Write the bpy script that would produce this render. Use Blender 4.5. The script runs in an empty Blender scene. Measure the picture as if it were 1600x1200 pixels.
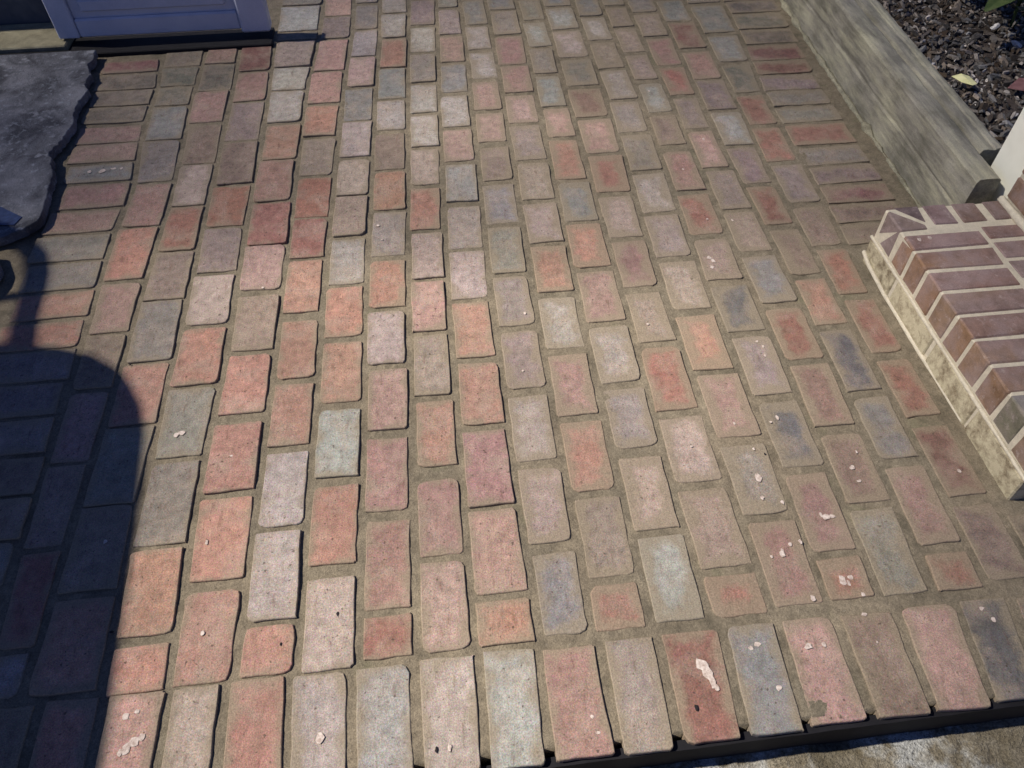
import bpy, bmesh, math, random
from mathutils import Vector, Matrix, noise

C = bpy.context.scene.collection
S = bpy.context.scene
# ---------------------------------------------------------------- camera
cam = bpy.data.cameras.new('camera')
cam.sensor_width = 36.0
cam.lens = 36.0 * 1194.42 / 1600.0
cam.clip_start = 0.02
cam.clip_end = 400
camo = bpy.data.objects.new('camera', cam)
C.objects.link(camo)
fw = Vector((0.06490, 0.63420, -0.77044))
rt = Vector((0.994248, -0.107017, -0.004339))
up = Vector((0.085202, 0.765728, 0.637496))
R = Matrix((rt, up, -fw)).transposed().to_4x4()
camo.matrix_world = Matrix.Translation((0, 0, 1.3568)) @ R
S.camera = camo
# ---------------------------------------------------------------- light
L = Vector((-0.85, 0.15, 1.0)).normalized()          # direction towards the lamp / sun
w = bpy.data.worlds.new('World')
S.world = w
w.use_nodes = True
nt = w.node_tree
nt.nodes.clear()
sky = nt.nodes.new('ShaderNodeTexSky')
sky.sky_type = 'NISHITA'
sky.sun_disc = False
sky.ozone_density = 6.0
sky.dust_density = 0.0
sky.sun_elevation = math.asin(L.z)
sky.sun_rotation = math.atan2(L.x, L.y)
bg = nt.nodes.new('ShaderNodeBackground')
bg.inputs['Strength'].default_value = 0.022
ow = nt.nodes.new('ShaderNodeOutputWorld')
tint = nt.nodes.new('ShaderNodeVectorMath')
tint.operation = 'MULTIPLY'
tint.inputs[1].default_value = (1.0, 0.90, 1.22)      # violet dusk ambience
nt.links.new(sky.outputs[0], tint.inputs[0])
nt.links.new(tint.outputs[0], bg.inputs[0])
nt.links.new(bg.outputs[0], ow.inputs[0])
sun = bpy.data.lights.new('sun', 'SUN')
sun.energy = 3.0
sun.angle = math.radians(1.2)
sun.color = (1.0, 0.915, 0.81)
suno = bpy.data.objects.new('sun', sun)
C.objects.link(suno)
suno.rotation_euler = L.to_track_quat('Z', 'Y').to_euler()
S.view_settings.view_transform = 'Standard'
S.view_settings.look = 'None'
S.view_settings.gamma = 1
S.view_settings.use_curve_mapping = False
S.view_settings.exposure = 1.33
BRICKS = [
[[-0.7575,0.3003,-0.6685,0.3003,-0.6703,0.4999,-0.7593,0.4999],"s",0.4,"h"],
[[-0.8645,0.3029,-0.7755,0.3029,-0.7773,0.4972,-0.8663,0.4972],"n",0.4,"h"],
[[-0.4436,0.308,-0.3474,0.308,-0.3555,0.5015,-0.4473,0.5015],"s",0.4,"h"],
[[-0.6505,0.3056,-0.5593,0.3056,-0.5604,0.4973,-0.6523,0.4973],"p",0.4,"h"],
[[-0.1116,0.3078,-0.0209,0.3078,-0.0215,0.503,-0.1177,0.503],"L",0.4,"h"],
[[-0.3294,0.307,-0.2395,0.307,-0.2446,0.4986,-0.3375,0.4986],"L",0.4,"h"],
[[-0.2215,0.3065,-0.1296,0.3065,-0.1357,0.4994,-0.2266,0.4994],"B",0.4,"h"],
[[-0.0029,0.3098,0.0851,0.3098,0.0863,0.5037,-0.0035,0.5037],"B",0.4,"h"],
[[0.3177,0.3153,0.4107,0.3153,0.422,0.5004,0.3208,0.5004],"r",0.4,"h"],
[[0.1031,0.3146,0.1998,0.3146,0.1966,0.4973,0.1043,0.4973],"k",0.4,"h"],
[[-0.7937,0.514,-0.6776,0.514,-0.6812,0.6889,-0.7924,0.6889],"s",0.37,"b"],
[[-0.5413,0.3045,-0.4616,0.3045,-0.4653,0.498,-0.5424,0.498],"T",0.4,"h"],
[[0.7587,0.3202,0.8506,0.3202,0.8683,0.5035,0.7672,0.5035],"p",0.4,"h"],
[[0.2178,0.3128,0.2997,0.3128,0.3028,0.5026,0.2146,0.5026],"l",0.4,"h"],
[[0.4287,0.3153,0.5197,0.3153,0.5269,0.5017,0.44,0.5017],"b",0.4,"h"],
[[0.5377,0.3206,0.6327,0.3206,0.634,0.5026,0.5449,0.5026],"p",0.4,"h"],
[[0.6507,0.3215,0.7407,0.3215,0.7492,0.5017,0.652,0.5017],"n",0.4,"h"],
[[-1.092,0.6252,-0.8942,0.6252,-0.897,0.7192,-1.092,0.7192],"l",0.35,"b"],
[[-0.5448,0.5028,-0.4484,0.5028,-0.448,0.677,-0.5498,0.677],"s",0.14,"b"],
[[0.9678,0.3215,1.0568,0.3215,1.081,0.5007,0.992,0.5007],"n",0.4,"h"],
[[0.8686,0.3239,0.9498,0.3239,0.974,0.5028,0.8863,0.5028],"d",0.4,"h"],
[[-0.7923,0.7009,-0.6821,0.7009,-0.6886,0.8866,-0.7909,0.8866],"t",0.36,"b"],
[[-0.6615,0.5991,-0.5634,0.5991,-0.5713,0.7748,-0.6707,0.7748],"s",0.14,"b"],
[[-0.3234,0.5045,-0.2329,0.5045,-0.2327,0.6809,-0.3237,0.6809],"T",0.05,"b"],
[[-1.0941,0.7292,-0.8973,0.7292,-0.9002,0.8232,-1.0941,0.8232],"g",0.35,"b"],
[[-0.5519,0.6996,-0.448,0.6996,-0.4474,0.8825,-0.5535,0.8825],"o",0.11,"b"],
[[-0.0093,0.6127,0.0908,0.6127,0.0862,0.7948,-0.0096,0.7948],"p",0.28,"b"],
[[-0.4312,0.6062,-0.3405,0.6062,-0.3412,0.7894,-0.4307,0.7894],"L",0.17,"b"],
[[-0.1123,0.5134,-0.0263,0.5134,-0.0264,0.6877,-0.1116,0.6877],"p",0.37,"b"],
[[0.5421,0.5283,0.6336,0.5283,0.638,0.7053,0.5415,0.7053],"k",0.78,"b"],
[[0.3148,0.5251,0.406,0.5251,0.4061,0.6983,0.3151,0.6983],"B",0.71,"b"],
[[-0.2159,0.6035,-0.1289,0.6035,-0.1281,0.791,-0.2153,0.791],"k",0.31,"b"],
[[0.4232,0.6178,0.5248,0.6178,0.5242,0.7939,0.4231,0.7939],"t",0.71,"b"],
[[-0.6718,0.7885,-0.5712,0.7885,-0.5697,0.9835,-0.6675,0.9835],"g",0.07,"b"],
[[-1.0946,0.8332,-0.9005,0.8332,-0.9033,0.9272,-1.0946,0.9272],"t",0.35,"b"],
[[0.7533,0.5287,0.8406,0.5287,0.8503,0.7104,0.7599,0.7104],"g",0.62,"b"],
[[-0.7909,0.891,-0.6885,0.891,-0.6845,1.0883,-0.7894,1.0883],"g",0.36,"b"],
[[0.2068,0.6226,0.298,0.6226,0.2982,0.7962,0.2076,0.7962],"t",0.55,"b"],
[[-0.3238,0.7054,-0.2326,0.7054,-0.232,0.8833,-0.3246,0.8833],"s",0.11,"b"],
[[0.1092,0.5197,0.1894,0.5197,0.1901,0.6834,0.106,0.6834],"b",0.47,"b"],
[[-1.102,0.9372,-0.9036,0.9372,-0.9064,1.0312,-1.102,1.0312],"n",0.35,"b"],
[[-0.8751,0.6035,-0.81,0.6035,-0.8086,0.7945,-0.8808,0.7945],"r",0.22,"b"],
[[0.6531,0.6292,0.74,0.6292,0.7455,0.8075,0.6568,0.8075],"k",0.76,"b"],
[[-0.5534,0.8969,-0.4474,0.8969,-0.4471,1.0735,-0.55,1.0735],"o",0.05,"b"],
[[-0.0096,0.8059,0.0859,0.8059,0.0846,0.9924,-0.0093,0.9924],"k",0.25,"b"],
[[0.9613,0.5386,1.0502,0.5386,1.0519,0.6993,0.9676,0.6993],"n",0.53,"b"],
[[0.5415,0.7231,0.6385,0.7231,0.6396,0.8928,0.5412,0.8928],"g",0.84,"b"],
[[0.3151,0.7127,0.4061,0.7127,0.4081,0.8856,0.3157,0.8856],"T",0.78,"b"],
[[-0.4307,0.8007,-0.3412,0.8007,-0.3417,0.9813,-0.4302,0.9813],"w",0.08,"b"],
[[0.1054,0.7071,0.1902,0.7071,0.1909,0.8823,0.1016,0.8823],"T",0.53,"b"],
[[0.8625,0.6209,0.9475,0.6209,0.9532,0.8011,0.8705,0.8011],"k",0.63,"b"],
[[-0.667,0.9944,-0.5696,0.9944,-0.5632,1.1866,-0.67,1.1866],"g",0.24,"b"],
[[-0.1115,0.7036,-0.0264,0.7036,-0.0266,0.8766,-0.1107,0.8766],"k",0.26,"b"],
[[-1.1052,1.0412,-0.9067,1.0412,-0.9095,1.1352,-1.1052,1.1352],"l",0.35,"b"],
[[1.067,0.5145,1.1511,0.5145,1.1554,0.6668,1.0686,0.6668],"n",0.58,"b"],
[[-0.2152,0.8131,-0.128,0.8131,-0.1272,0.9956,-0.2151,0.9956],"k",0.22,"b"],
[[-0.8812,0.8065,-0.8085,0.8065,-0.8071,0.9975,-0.8869,0.9975],"t",0.2,"b"],
[[0.4235,0.8131,0.5242,0.8131,0.5241,0.9813,0.4272,0.9813],"T",0.72,"b"],
[[0.7605,0.7269,0.8511,0.7269,0.8551,0.8987,0.7636,0.8987],"n",0.58,"b"],
[[0.2076,0.8165,0.2982,0.8165,0.2996,0.9941,0.2082,0.9941],"s",0.67,"b"],
[[-0.3247,0.9062,-0.2319,0.9062,-0.2323,1.0859,-0.3246,1.0859],"B",0.24,"b"],
[[-1.112,1.1452,-0.9098,1.1452,-0.9126,1.2392,-1.112,1.2392],"v",0.35,"b"],
[[-0.7893,1.0948,-0.6846,1.0948,-0.6832,1.2747,-0.788,1.2747],"s",0.24,"b"],
[[0.5411,0.9141,0.6395,0.9141,0.6389,1.092,0.541,1.092],"p",0.78,"b"],
[[0.6568,0.8256,0.7457,0.8256,0.7478,1.0008,0.6562,1.0008],"d",0.72,"b"],
[[0.9685,0.722,1.0522,0.722,1.0525,0.898,0.9715,0.898],"R",0.54,"b"],
[[0.1016,0.9012,0.1909,0.9012,0.1914,1.0778,0.1016,1.0778],"L",0.56,"b"],
[[-0.6605,0.5009,-0.5618,0.5009,-0.5631,0.5839,-0.6613,0.5839],"s",0.09,"b"],
[[-0.8873,1.0095,-0.807,1.0095,-0.8055,1.2005,-0.893,1.2005],"p",0.31,"b"],
[[-0.7879,1.2849,-0.683,1.2849,-0.6872,1.4893,-0.7898,1.4893],"g",0.26,"b"],
[[-0.5491,1.0996,-0.447,1.0996,-0.4468,1.2756,-0.5453,1.2756],"s",0.08,"b"],
[[-0.6703,1.1965,-0.5629,1.1965,-0.5649,1.3804,-0.668,1.3804],"s",0.22,"b"],
[[-0.4314,0.505,-0.3404,0.505,-0.3405,0.5954,-0.4312,0.5954],"s",0.09,"b"],
[[0.4277,1.0041,0.5241,1.0041,0.524,1.1922,0.4318,1.1922],"r",0.66,"b"],
[[-0.1105,0.9111,-0.0265,0.9111,-0.0261,1.0875,-0.1097,1.0875],"o",0.4,"b"],
[[-1.1102,1.2492,-0.9129,1.2492,-0.9158,1.3432,-1.1102,1.3432],"l",0.35,"b"],
[[-0.0093,1.0099,0.0846,1.0099,0.0845,1.1876,-0.0088,1.1876],"s",0.27,"b"],
[[0.3159,0.911,0.4086,0.911,0.4122,1.0738,0.3174,1.0738],"l",0.64,"b"],
[[0.7638,0.9217,0.8555,0.9217,0.8585,1.0984,0.7659,1.0984],"k",0.55,"b"],
[[-0.0093,0.5164,0.0922,0.5164,0.0911,0.6009,-0.0093,0.6009],"s",0.35,"b"],
[[-0.4302,0.9999,-0.3417,0.9999,-0.3416,1.1713,-0.4299,1.1713],"o",0.13,"b"],
[[0.2082,1.0134,0.2998,1.0134,0.3015,1.1931,0.2087,1.1931],"p",0.67,"b"],
[[-0.2152,1.0165,-0.1271,1.0165,-0.1263,1.1916,-0.2156,1.1916],"p",0.21,"b"],
[[-0.3246,1.1091,-0.2324,1.1091,-0.2328,1.2943,-0.3245,1.2943],"o",0.21,"b"],
[[0.8708,0.8223,0.9535,0.8223,0.9557,0.9878,0.8736,0.9878],"b",0.52,"b"],
[[0.6562,1.0222,0.748,1.0222,0.7501,1.2002,0.6556,1.2002],"l",0.71,"b"],
[[0.3176,1.0945,0.4127,1.0945,0.4165,1.2715,0.3192,1.2715],"w",0.73,"b"],
[[0.423,0.5204,0.5251,0.5204,0.5249,0.6018,0.4232,0.6018],"r",0.83,"b"],
[[0.2064,0.5188,0.2978,0.5188,0.298,0.6069,0.2068,0.6069],"r",0.65,"b"],
[[-0.5457,1.2921,-0.4467,1.2921,-0.4464,1.4781,-0.5503,1.4781],"t",0.18,"b"],
[[0.541,1.1095,0.6389,1.1095,0.6383,1.2878,0.5409,1.2878],"s",0.84,"b"],
[[0.1015,1.1029,0.1915,1.1029,0.192,1.2838,0.1015,1.2838],"l",0.53,"b"],
[[-0.4299,1.1912,-0.3416,1.1912,-0.3415,1.3805,-0.4296,1.3805],"s",0.2,"b"],
[[-0.1097,1.1051,-0.026,1.1051,-0.0256,1.2934,-0.1088,1.2934],"t",0.33,"b"],
[[-1.1141,1.3532,-0.9161,1.3532,-0.9192,1.4421,-1.1141,1.4421],"s",0.35,"b"],
[[0.8739,1.007,0.9559,1.007,0.9584,1.1967,0.8771,1.1967],"d",0.52,"b"],
[[-0.0088,1.2094,0.0845,1.2094,0.0845,1.3951,-0.0083,1.3951],"o",0.38,"b"],
[[-0.2159,0.5139,-0.1293,0.5139,-0.129,0.5936,-0.2159,0.5936],"r",0.18,"b"],
[[-0.8933,1.2125,-0.8055,1.2125,-0.8054,1.3792,-0.8985,1.3792],"n",0.26,"b"],
[[-0.6682,1.3933,-0.5652,1.3933,-0.5695,1.5718,-0.672,1.5718],"T",0.16,"b"],
[[0.9718,0.9246,1.0525,0.9246,1.0527,1.0915,0.974,1.0915],"r",0.55,"b"],
[[-1.1202,1.5588,-0.9234,1.5588,-0.9276,1.6608,-1.1202,1.6608],"g",0.35,"b"],
[[-1.1125,1.4536,-0.9196,1.4536,-0.9229,1.5464,-1.1125,1.5464],"s",0.35,"b"],
[[0.7661,1.1173,0.8588,1.1173,0.8616,1.2871,0.7681,1.2871],"r",0.62,"b"],
[[-0.9059,1.5826,-0.8074,1.5826,-0.8032,1.7892,-0.9109,1.7892],"s",0.21,"b"],
[[-0.2156,1.2117,-0.1262,1.2117,-0.1254,1.3849,-0.216,1.3849],"L",0.17,"b"],
[[0.2088,1.2147,0.3017,1.2147,0.3032,1.3886,0.2093,1.3886],"w",0.64,"b"],
[[0.3194,1.2926,0.417,1.2926,0.4197,1.4747,0.3217,1.4747],"k",0.67,"b"],
[[0.6506,0.5291,0.7363,0.5291,0.7394,0.6133,0.6527,0.6133],"r",0.62,"b"],
[[-0.8989,1.3905,-0.8056,1.3905,-0.8078,1.5672,-0.9053,1.5672],"p",0.4,"b"],
[[-1.1279,1.6743,-0.9282,1.6743,-0.9301,1.7783,-1.1279,1.7783],"g",0.35,"b"],
[[-0.3245,1.3128,-0.2328,1.3128,-0.233,1.4885,-0.3244,1.4885],"s",0.13,"b"],
[[-0.7899,1.4933,-0.6873,1.4933,-0.6902,1.6751,-0.7885,1.6751],"n",0.33,"b"],
[[-0.4296,1.406,-0.3415,1.406,-0.3395,1.6004,-0.4297,1.6004],"o",0.04,"b"],
[[0.4322,1.2114,0.524,1.2114,0.5239,1.3817,0.4359,1.3817],"t",0.84,"b"],
[[0.5409,1.3135,0.6382,1.3135,0.6412,1.4897,0.5438,1.4897],"T",0.75,"b"],
[[-0.5508,1.5001,-0.4464,1.5001,-0.4469,1.6737,-0.554,1.6737],"p",0.03,"b"],
[[0.1015,1.3035,0.192,1.3035,0.1934,1.4807,0.1023,1.4807],"l",0.56,"b"],
[[0.6555,1.2211,0.7503,1.2211,0.7522,1.3823,0.6551,1.3823],"d",0.7,"b"],
[[-0.0083,1.4104,0.0845,1.4104,0.0875,1.5926,-0.0049,1.5926],"L",0.26,"b"],
[[-0.6722,1.5844,-0.5698,1.5844,-0.5706,1.7643,-0.6741,1.7643],"v",0.11,"b"],
[[0.7684,1.3095,0.862,1.3095,0.8617,1.4867,0.7704,1.4867],"b",0.7,"b"],
[[0.9744,1.1182,1.0528,1.1182,1.053,1.296,0.9768,1.296],"r",0.52,"b"],
[[0.8575,0.5256,0.9437,0.5256,0.9467,0.6013,0.8615,0.6013],"r",0.58,"b"],
[[0.2093,1.4101,0.3034,1.4101,0.307,1.5884,0.2124,1.5884],"s",0.59,"b"],
[[-0.216,1.4031,-0.1253,1.4031,-0.1229,1.5779,-0.2144,1.5779],"s",0.35,"b"],
[[-0.1088,1.3071,-0.0255,1.3071,-0.0245,1.4809,-0.1077,1.4809],"p",0.24,"b"],
[[-0.8724,0.514,-0.8107,0.514,-0.8101,0.5915,-0.8747,0.5915],"l",0.3,"b"],
[[-0.554,1.6825,-0.447,1.6825,-0.4475,1.8656,-0.5531,1.8656],"r",0.03,"b"],
[[-0.3242,1.4998,-0.2328,1.4998,-0.2296,1.6801,-0.3211,1.6801],"w",0.24,"b"],
[[-1.111,1.9001,-0.9226,1.9001,-0.9245,2.0128,-1.111,2.0128],"k",0.35,"b"],
[[-0.9102,1.8009,-0.803,1.8009,-0.8024,1.9956,-0.904,1.9956],"k",0.3,"b"],
[[0.3221,1.4931,0.4197,1.4931,0.4203,1.6711,0.3257,1.6711],"s",0.78,"b"],
[[0.4364,1.4072,0.5243,1.4072,0.5297,1.5838,0.437,1.5838],"k",0.74,"b"],
[[0.1026,1.4974,0.1937,1.4974,0.1971,1.6828,0.1064,1.6828],"g",0.51,"b"],
[[-0.7883,1.6846,-0.6903,1.6846,-0.6921,1.8756,-0.7844,1.8756],"r",0.35,"b"],
[[0.8775,1.2194,0.9587,1.2194,0.96,1.384,0.8795,1.384],"s",0.48,"b"],
[[0.6558,1.4068,0.7525,1.4068,0.7543,1.5688,0.6604,1.5688],"t",0.68,"b"],
[[-1.1194,1.7926,-0.9292,1.7926,-0.9234,1.8863,-1.1194,1.8863],"p",0.35,"b"],
[[-0.6743,1.7757,-0.5705,1.7757,-0.5696,1.9592,-0.675,1.9592],"r",0.23,"b"],
[[-0.6749,1.9721,-0.5695,1.9721,-0.5708,2.189,-0.6766,2.189],"n",0.16,"b"],
[[0.5445,1.512,0.6418,1.512,0.6468,1.685,0.5498,1.685],"l",0.67,"b"],
[[-0.214,1.6009,-0.1225,1.6009,-0.1191,1.7854,-0.2107,1.7854],"l",0.23,"b"],
[[-0.9055,2.0083,-0.803,2.0083,-0.8142,2.2209,-0.9265,2.2209],"g",0.27,"b"],
[[-0.553,1.8756,-0.4475,1.8756,-0.4481,2.0746,-0.5522,2.0746],"k",0.15,"b"],
[[-0.1074,1.4985,-0.0241,1.4985,-0.0198,1.68,-0.104,1.68],"T",0.24,"b"],
[[-0.0046,1.6067,0.0878,1.6067,0.0915,1.7873,-0.0003,1.7873],"L",0.22,"b"],
[[0.4371,1.6039,0.5303,1.6039,0.5358,1.7837,0.4377,1.7837],"T",0.69,"b"],
[[0.8794,1.4034,0.9598,1.4034,0.9582,1.5849,0.8778,1.5849],"n",0.63,"b"],
[[0.9771,1.3202,1.053,1.3202,1.0586,1.4898,0.9761,1.4898],"r",0.57,"b"],
[[1.0756,1.5044,1.2726,1.5044,1.2726,1.5832,1.0784,1.5832],"n",0.55,"b"],
[[0.2127,1.6067,0.3074,1.6067,0.3109,1.7768,0.2159,1.7768],"T",0.59,"b"],
[[-0.7843,1.8809,-0.6921,1.8809,-0.6917,2.0791,-0.7898,2.0791],"T",0.37,"b"],
[[-0.4303,1.789,-0.3363,1.789,-0.333,1.9755,-0.4308,1.9755],"r",0.07,"b"],
[[-0.4298,1.6144,-0.3393,1.6144,-0.3364,1.7789,-0.4302,1.7789],"r",0.03,"b"],
[[0.661,1.5901,0.7545,1.5901,0.7565,1.7667,0.6661,1.7667],"r",0.66,"b"],
[[-0.3209,1.6928,-0.2293,1.6928,-0.2262,1.8692,-0.3179,1.8692],"t",0.17,"b"],
[[-0.7903,2.0897,-0.6917,2.0897,-0.6955,2.3017,-0.8015,2.3017],"n",0.38,"b"],
[[0.5503,1.7036,0.6473,1.7036,0.6524,1.8829,0.5558,1.8829],"L",0.76,"b"],
[[0.7706,1.5059,0.8615,1.5059,0.8601,1.6711,0.7724,1.6711],"t",0.57,"b"],
[[1.0914,1.973,1.2884,1.973,1.2884,2.0842,1.0938,2.0842],"r",0.55,"b"],
[[-0.6769,2.2007,-0.571,2.2007,-0.574,2.4228,-0.6789,2.4228],"v",0.23,"b"],
[[0.326,1.6855,0.4204,1.6855,0.421,1.8617,0.3296,1.8617],"b",0.75,"b"],
[[-0.1037,1.6968,-0.0194,1.6968,-0.015,1.8842,-0.1002,1.8842],"s",0.29,"b"],
[[0.4378,1.8056,0.5364,1.8056,0.5419,1.9857,0.4384,1.9857],"r",0.85,"b"],
[[1.0787,1.5932,1.2757,1.5932,1.2757,1.6716,1.0815,1.6716],"n",0.55,"b"],
[[0.1067,1.7013,0.1975,1.7013,0.2008,1.878,0.1103,1.878],"b",0.53,"b"],
[[0.9759,1.5101,1.0593,1.5101,1.0651,1.6768,0.9744,1.6768],"n",0.46,"b"],
[[-0.2105,1.7968,-0.1189,1.7968,-0.1155,1.9789,-0.2072,1.9789],"s",0.19,"b"],
[[0.9742,1.6983,1.0659,1.6983,1.0722,1.8794,0.9791,1.8794],"v",0.59,"b"],
[[-0.4309,1.9902,-0.3328,1.9902,-0.3296,2.1784,-0.4315,2.1784],"t",0.17,"b"],
[[-0.5523,2.0829,-0.4482,2.0829,-0.4487,2.2728,-0.555,2.2728],"o",0.08,"b"],
[[0.2163,1.7969,0.3113,1.7969,0.3149,1.9715,0.2195,1.9715],"t",0.58,"b"],
[[-0.927,2.229,-0.8146,2.229,-0.8247,2.4204,-0.9357,2.4204],"b",0.36,"b"],
[[-1.1386,2.1299,-0.938,2.1299,-0.9453,2.2252,-1.1386,2.2252],"p",0.35,"b"],
[[0.3301,1.8838,0.4211,1.8838,0.4218,2.0856,0.3342,2.0856],"s",0.69,"b"],
[[0.0003,1.8119,0.092,1.8119,0.0956,1.9903,0.0045,1.9903],"B",0.31,"b"],
[[0.6668,1.7901,0.7567,1.7901,0.7589,1.983,0.6723,1.983],"k",0.65,"b"],
[[0.7726,1.6886,0.86,1.6886,0.8584,1.8707,0.7746,1.8707],"v",0.59,"b"],
[[0.4385,2.0062,0.5425,2.0062,0.5481,2.1897,0.4391,2.1897],"p",0.73,"b"],
[[1.0818,1.6816,1.2788,1.6816,1.2788,1.759,1.0845,1.759],"R",0.55,"b"],
[[-1.1246,2.0273,-0.9262,2.0273,-0.9361,2.114,-1.1246,2.114],"b",0.35,"b"],
[[1.0883,1.868,1.2853,1.868,1.2853,1.9588,1.0911,1.9588],"g",0.55,"b"],
[[1.085,1.7721,1.282,1.7721,1.282,1.8543,1.0878,1.8543],"v",0.55,"b"],
[[0.5564,1.9031,0.653,1.9031,0.6583,2.0873,0.562,2.0873],"g",0.72,"b"],
[[-0.5726,3.1263,-0.4237,3.1263,-0.4237,3.3928,-0.5726,3.3928],"g",0.1,"b"],
[[-0.3177,1.8805,-0.226,1.8805,-0.2228,2.0543,-0.3147,2.0543],"T",0.21,"b"],
[[0.8776,1.6087,0.958,1.6087,0.9585,1.7795,0.8762,1.7795],"r",0.57,"b"],
[[-0.207,1.9916,-0.1152,1.9916,-0.1117,2.1811,-0.2036,2.1811],"n",0.16,"b"],
[[0.22,1.9937,0.3153,1.9937,0.3192,2.1821,0.2235,2.1821],"l",0.58,"b"],
[[0.876,1.8014,0.9593,1.8014,0.9658,1.9833,0.8745,1.9833],"v",0.55,"b"],
[[-0.3144,2.0703,-0.2226,2.0703,-0.2191,2.2639,-0.3111,2.2639],"L",0.11,"b"],
[[-0.8023,2.3179,-0.6956,2.3179,-0.6961,2.5065,-0.8078,2.5065],"k",0.22,"b"],
[[-1.1432,2.2345,-0.9458,2.2345,-0.9513,2.3277,-1.1432,2.3277],"p",0.35,"b"],
[[-0.0999,1.9031,-0.0146,1.9031,-0.0103,2.0838,-0.0965,2.0838],"T",0.3,"b"],
[[-0.5552,2.2899,-0.4488,2.2899,-0.4472,2.4771,-0.5578,2.4771],"w",0.13,"b"],
[[0.9798,1.8991,1.0729,1.8991,1.0773,2.0815,0.9864,2.0815],"r",0.48,"b"],
[[0.1108,1.9015,0.2012,1.9015,0.2044,2.0728,0.1143,2.0728],"n",0.54,"b"],
[[0.8744,1.9999,0.9664,1.9999,0.9731,2.1849,0.8735,2.1849],"B",0.6,"b"],
[[0.7748,1.8898,0.8583,1.8898,0.8567,2.0843,0.777,2.0843],"p",0.62,"b"],
[[-0.4315,2.1987,-0.3292,2.1987,-0.3262,2.3736,-0.432,2.3736],"s",0.14,"b"],
[[-1.1501,2.3452,-0.9523,2.3452,-0.9545,2.4399,-1.1501,2.4399],"m",0.35,"b"],
[[-0.4321,2.392,-0.3259,2.392,-0.3179,2.59,-0.4237,2.59],"p",0.07,"b"],
[[0.4392,2.2081,0.5487,2.2081,0.5523,2.38,0.4402,2.38],"k",0.8,"b"],
[[-0.5698,2.9144,-0.4237,2.9144,-0.4237,3.1119,-0.5726,3.1119],"B",0.06,"b"],
[[0.005,2.0111,0.096,2.0111,0.0995,2.1818,0.009,2.1818],"p",0.39,"b"],
[[-0.5623,2.6474,-0.4375,2.6474,-0.4273,2.8268,-0.5673,2.8268],"T",0.09,"b"],
[[0.5626,2.1056,0.6588,2.1056,0.664,2.2844,0.568,2.2844],"l",0.68,"b"],
[[-0.6789,2.4324,-0.5741,2.4324,-0.5785,2.6199,-0.6837,2.6199],"k",0.22,"b"],
[[-1.1625,2.5575,-0.9562,2.5575,-0.9681,2.6583,-1.1625,2.6583],"m",0.35,"b"],
[[-1.1503,2.4505,-0.9547,2.4505,-0.956,2.5461,-1.1503,2.5461],"m",0.35,"b"],
[[-0.3109,2.2744,-0.2189,2.2744,-0.2147,2.4696,-0.3063,2.4696],"b",0.09,"b"],
[[-0.9536,2.6927,-0.8272,2.6927,-0.8282,2.8692,-0.9618,2.8692],"m",0.39,"b"],
[[1.0941,2.0982,1.2911,2.0982,1.2911,2.1838,1.096,2.1838],"g",0.55,"b"],
[[-0.4229,2.6053,-0.3172,2.6053,-0.3074,2.8207,-0.4106,2.8207],"p",0.09,"b"],
[[1.0056,2.7209,1.1223,2.7209,1.1348,2.935,1.0048,2.935],"b",0.46,"b"],
[[0.8742,2.202,0.9738,2.202,0.9794,2.3836,0.8814,2.3836],"v",0.47,"b"],
[[0.0095,2.201,0.0999,2.201,0.1036,2.3864,0.0138,2.3864],"w",0.33,"b"],
[[-0.2031,2.2063,-0.1112,2.2063,-0.1079,2.3831,-0.2,2.3831],"w",0.16,"b"],
[[-0.6842,2.6316,-0.5788,2.6316,-0.5845,2.8334,-0.6924,2.8334],"R",0.15,"b"],
[[0.4406,2.3999,0.5523,2.3999,0.5524,2.5762,0.4433,2.5762],"g",0.82,"b"],
[[-0.0962,2.1014,-0.0099,2.1014,-0.0058,2.2727,-0.093,2.2727],"w",0.24,"b"],
[[1.0963,2.1973,1.2933,2.1973,1.2933,2.284,1.0982,2.284],"g",0.55,"b"],
[[0.1149,2.1022,0.205,2.1022,0.2081,2.267,0.1182,2.267],"p",0.45,"b"],
[[-0.8076,2.5164,-0.6964,2.5164,-0.7036,2.6882,-0.8101,2.6882],"m",0.32,"b"],
[[0.2238,2.199,0.3195,2.199,0.3229,2.365,0.2269,2.365],"P",0.66,"b"],
[[-0.1997,2.3949,-0.1077,2.3949,-0.1031,2.5899,-0.1941,2.5899],"b",0.18,"b"],
[[0.5686,2.3043,0.6645,2.3043,0.663,2.4899,0.5693,2.4899],"L",0.79,"b"],
[[1.0985,2.2972,1.2955,2.2972,1.2955,2.3891,1.1081,2.3891],"v",0.55,"b"],
[[0.9872,2.1024,1.0777,2.1024,1.0815,2.2751,0.9934,2.2751],"r",0.52,"b"],
[[0.9997,2.5023,1.1035,2.5023,1.1201,2.6904,1.0049,2.6904],"b",0.54,"b"],
[[0.2279,2.5728,0.3264,2.5728,0.3299,2.7784,0.2289,2.7784],"k",0.53,"b"],
[[0.6734,2.0223,0.7593,2.0223,0.7611,2.1862,0.6781,2.1862],"n",0.64,"b"],
[[0.4436,2.5978,0.5524,2.5978,0.5526,2.7921,0.4467,2.7921],"L",0.73,"b"],
[[0.8816,2.4018,0.9799,2.4018,0.9851,2.5893,0.8842,2.5893],"k",0.52,"b"],
[[0.994,2.2968,1.082,2.2968,1.1011,2.4794,0.9991,2.4794],"m",0.58,"b"],
[[1.1197,2.4992,1.3167,2.4992,1.3167,2.6018,1.1301,2.6018],"R",0.55,"b"],
[[-0.558,2.4921,-0.4463,2.4921,-0.4379,2.6402,-0.5621,2.6402],"w",0.11,"b"],
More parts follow.
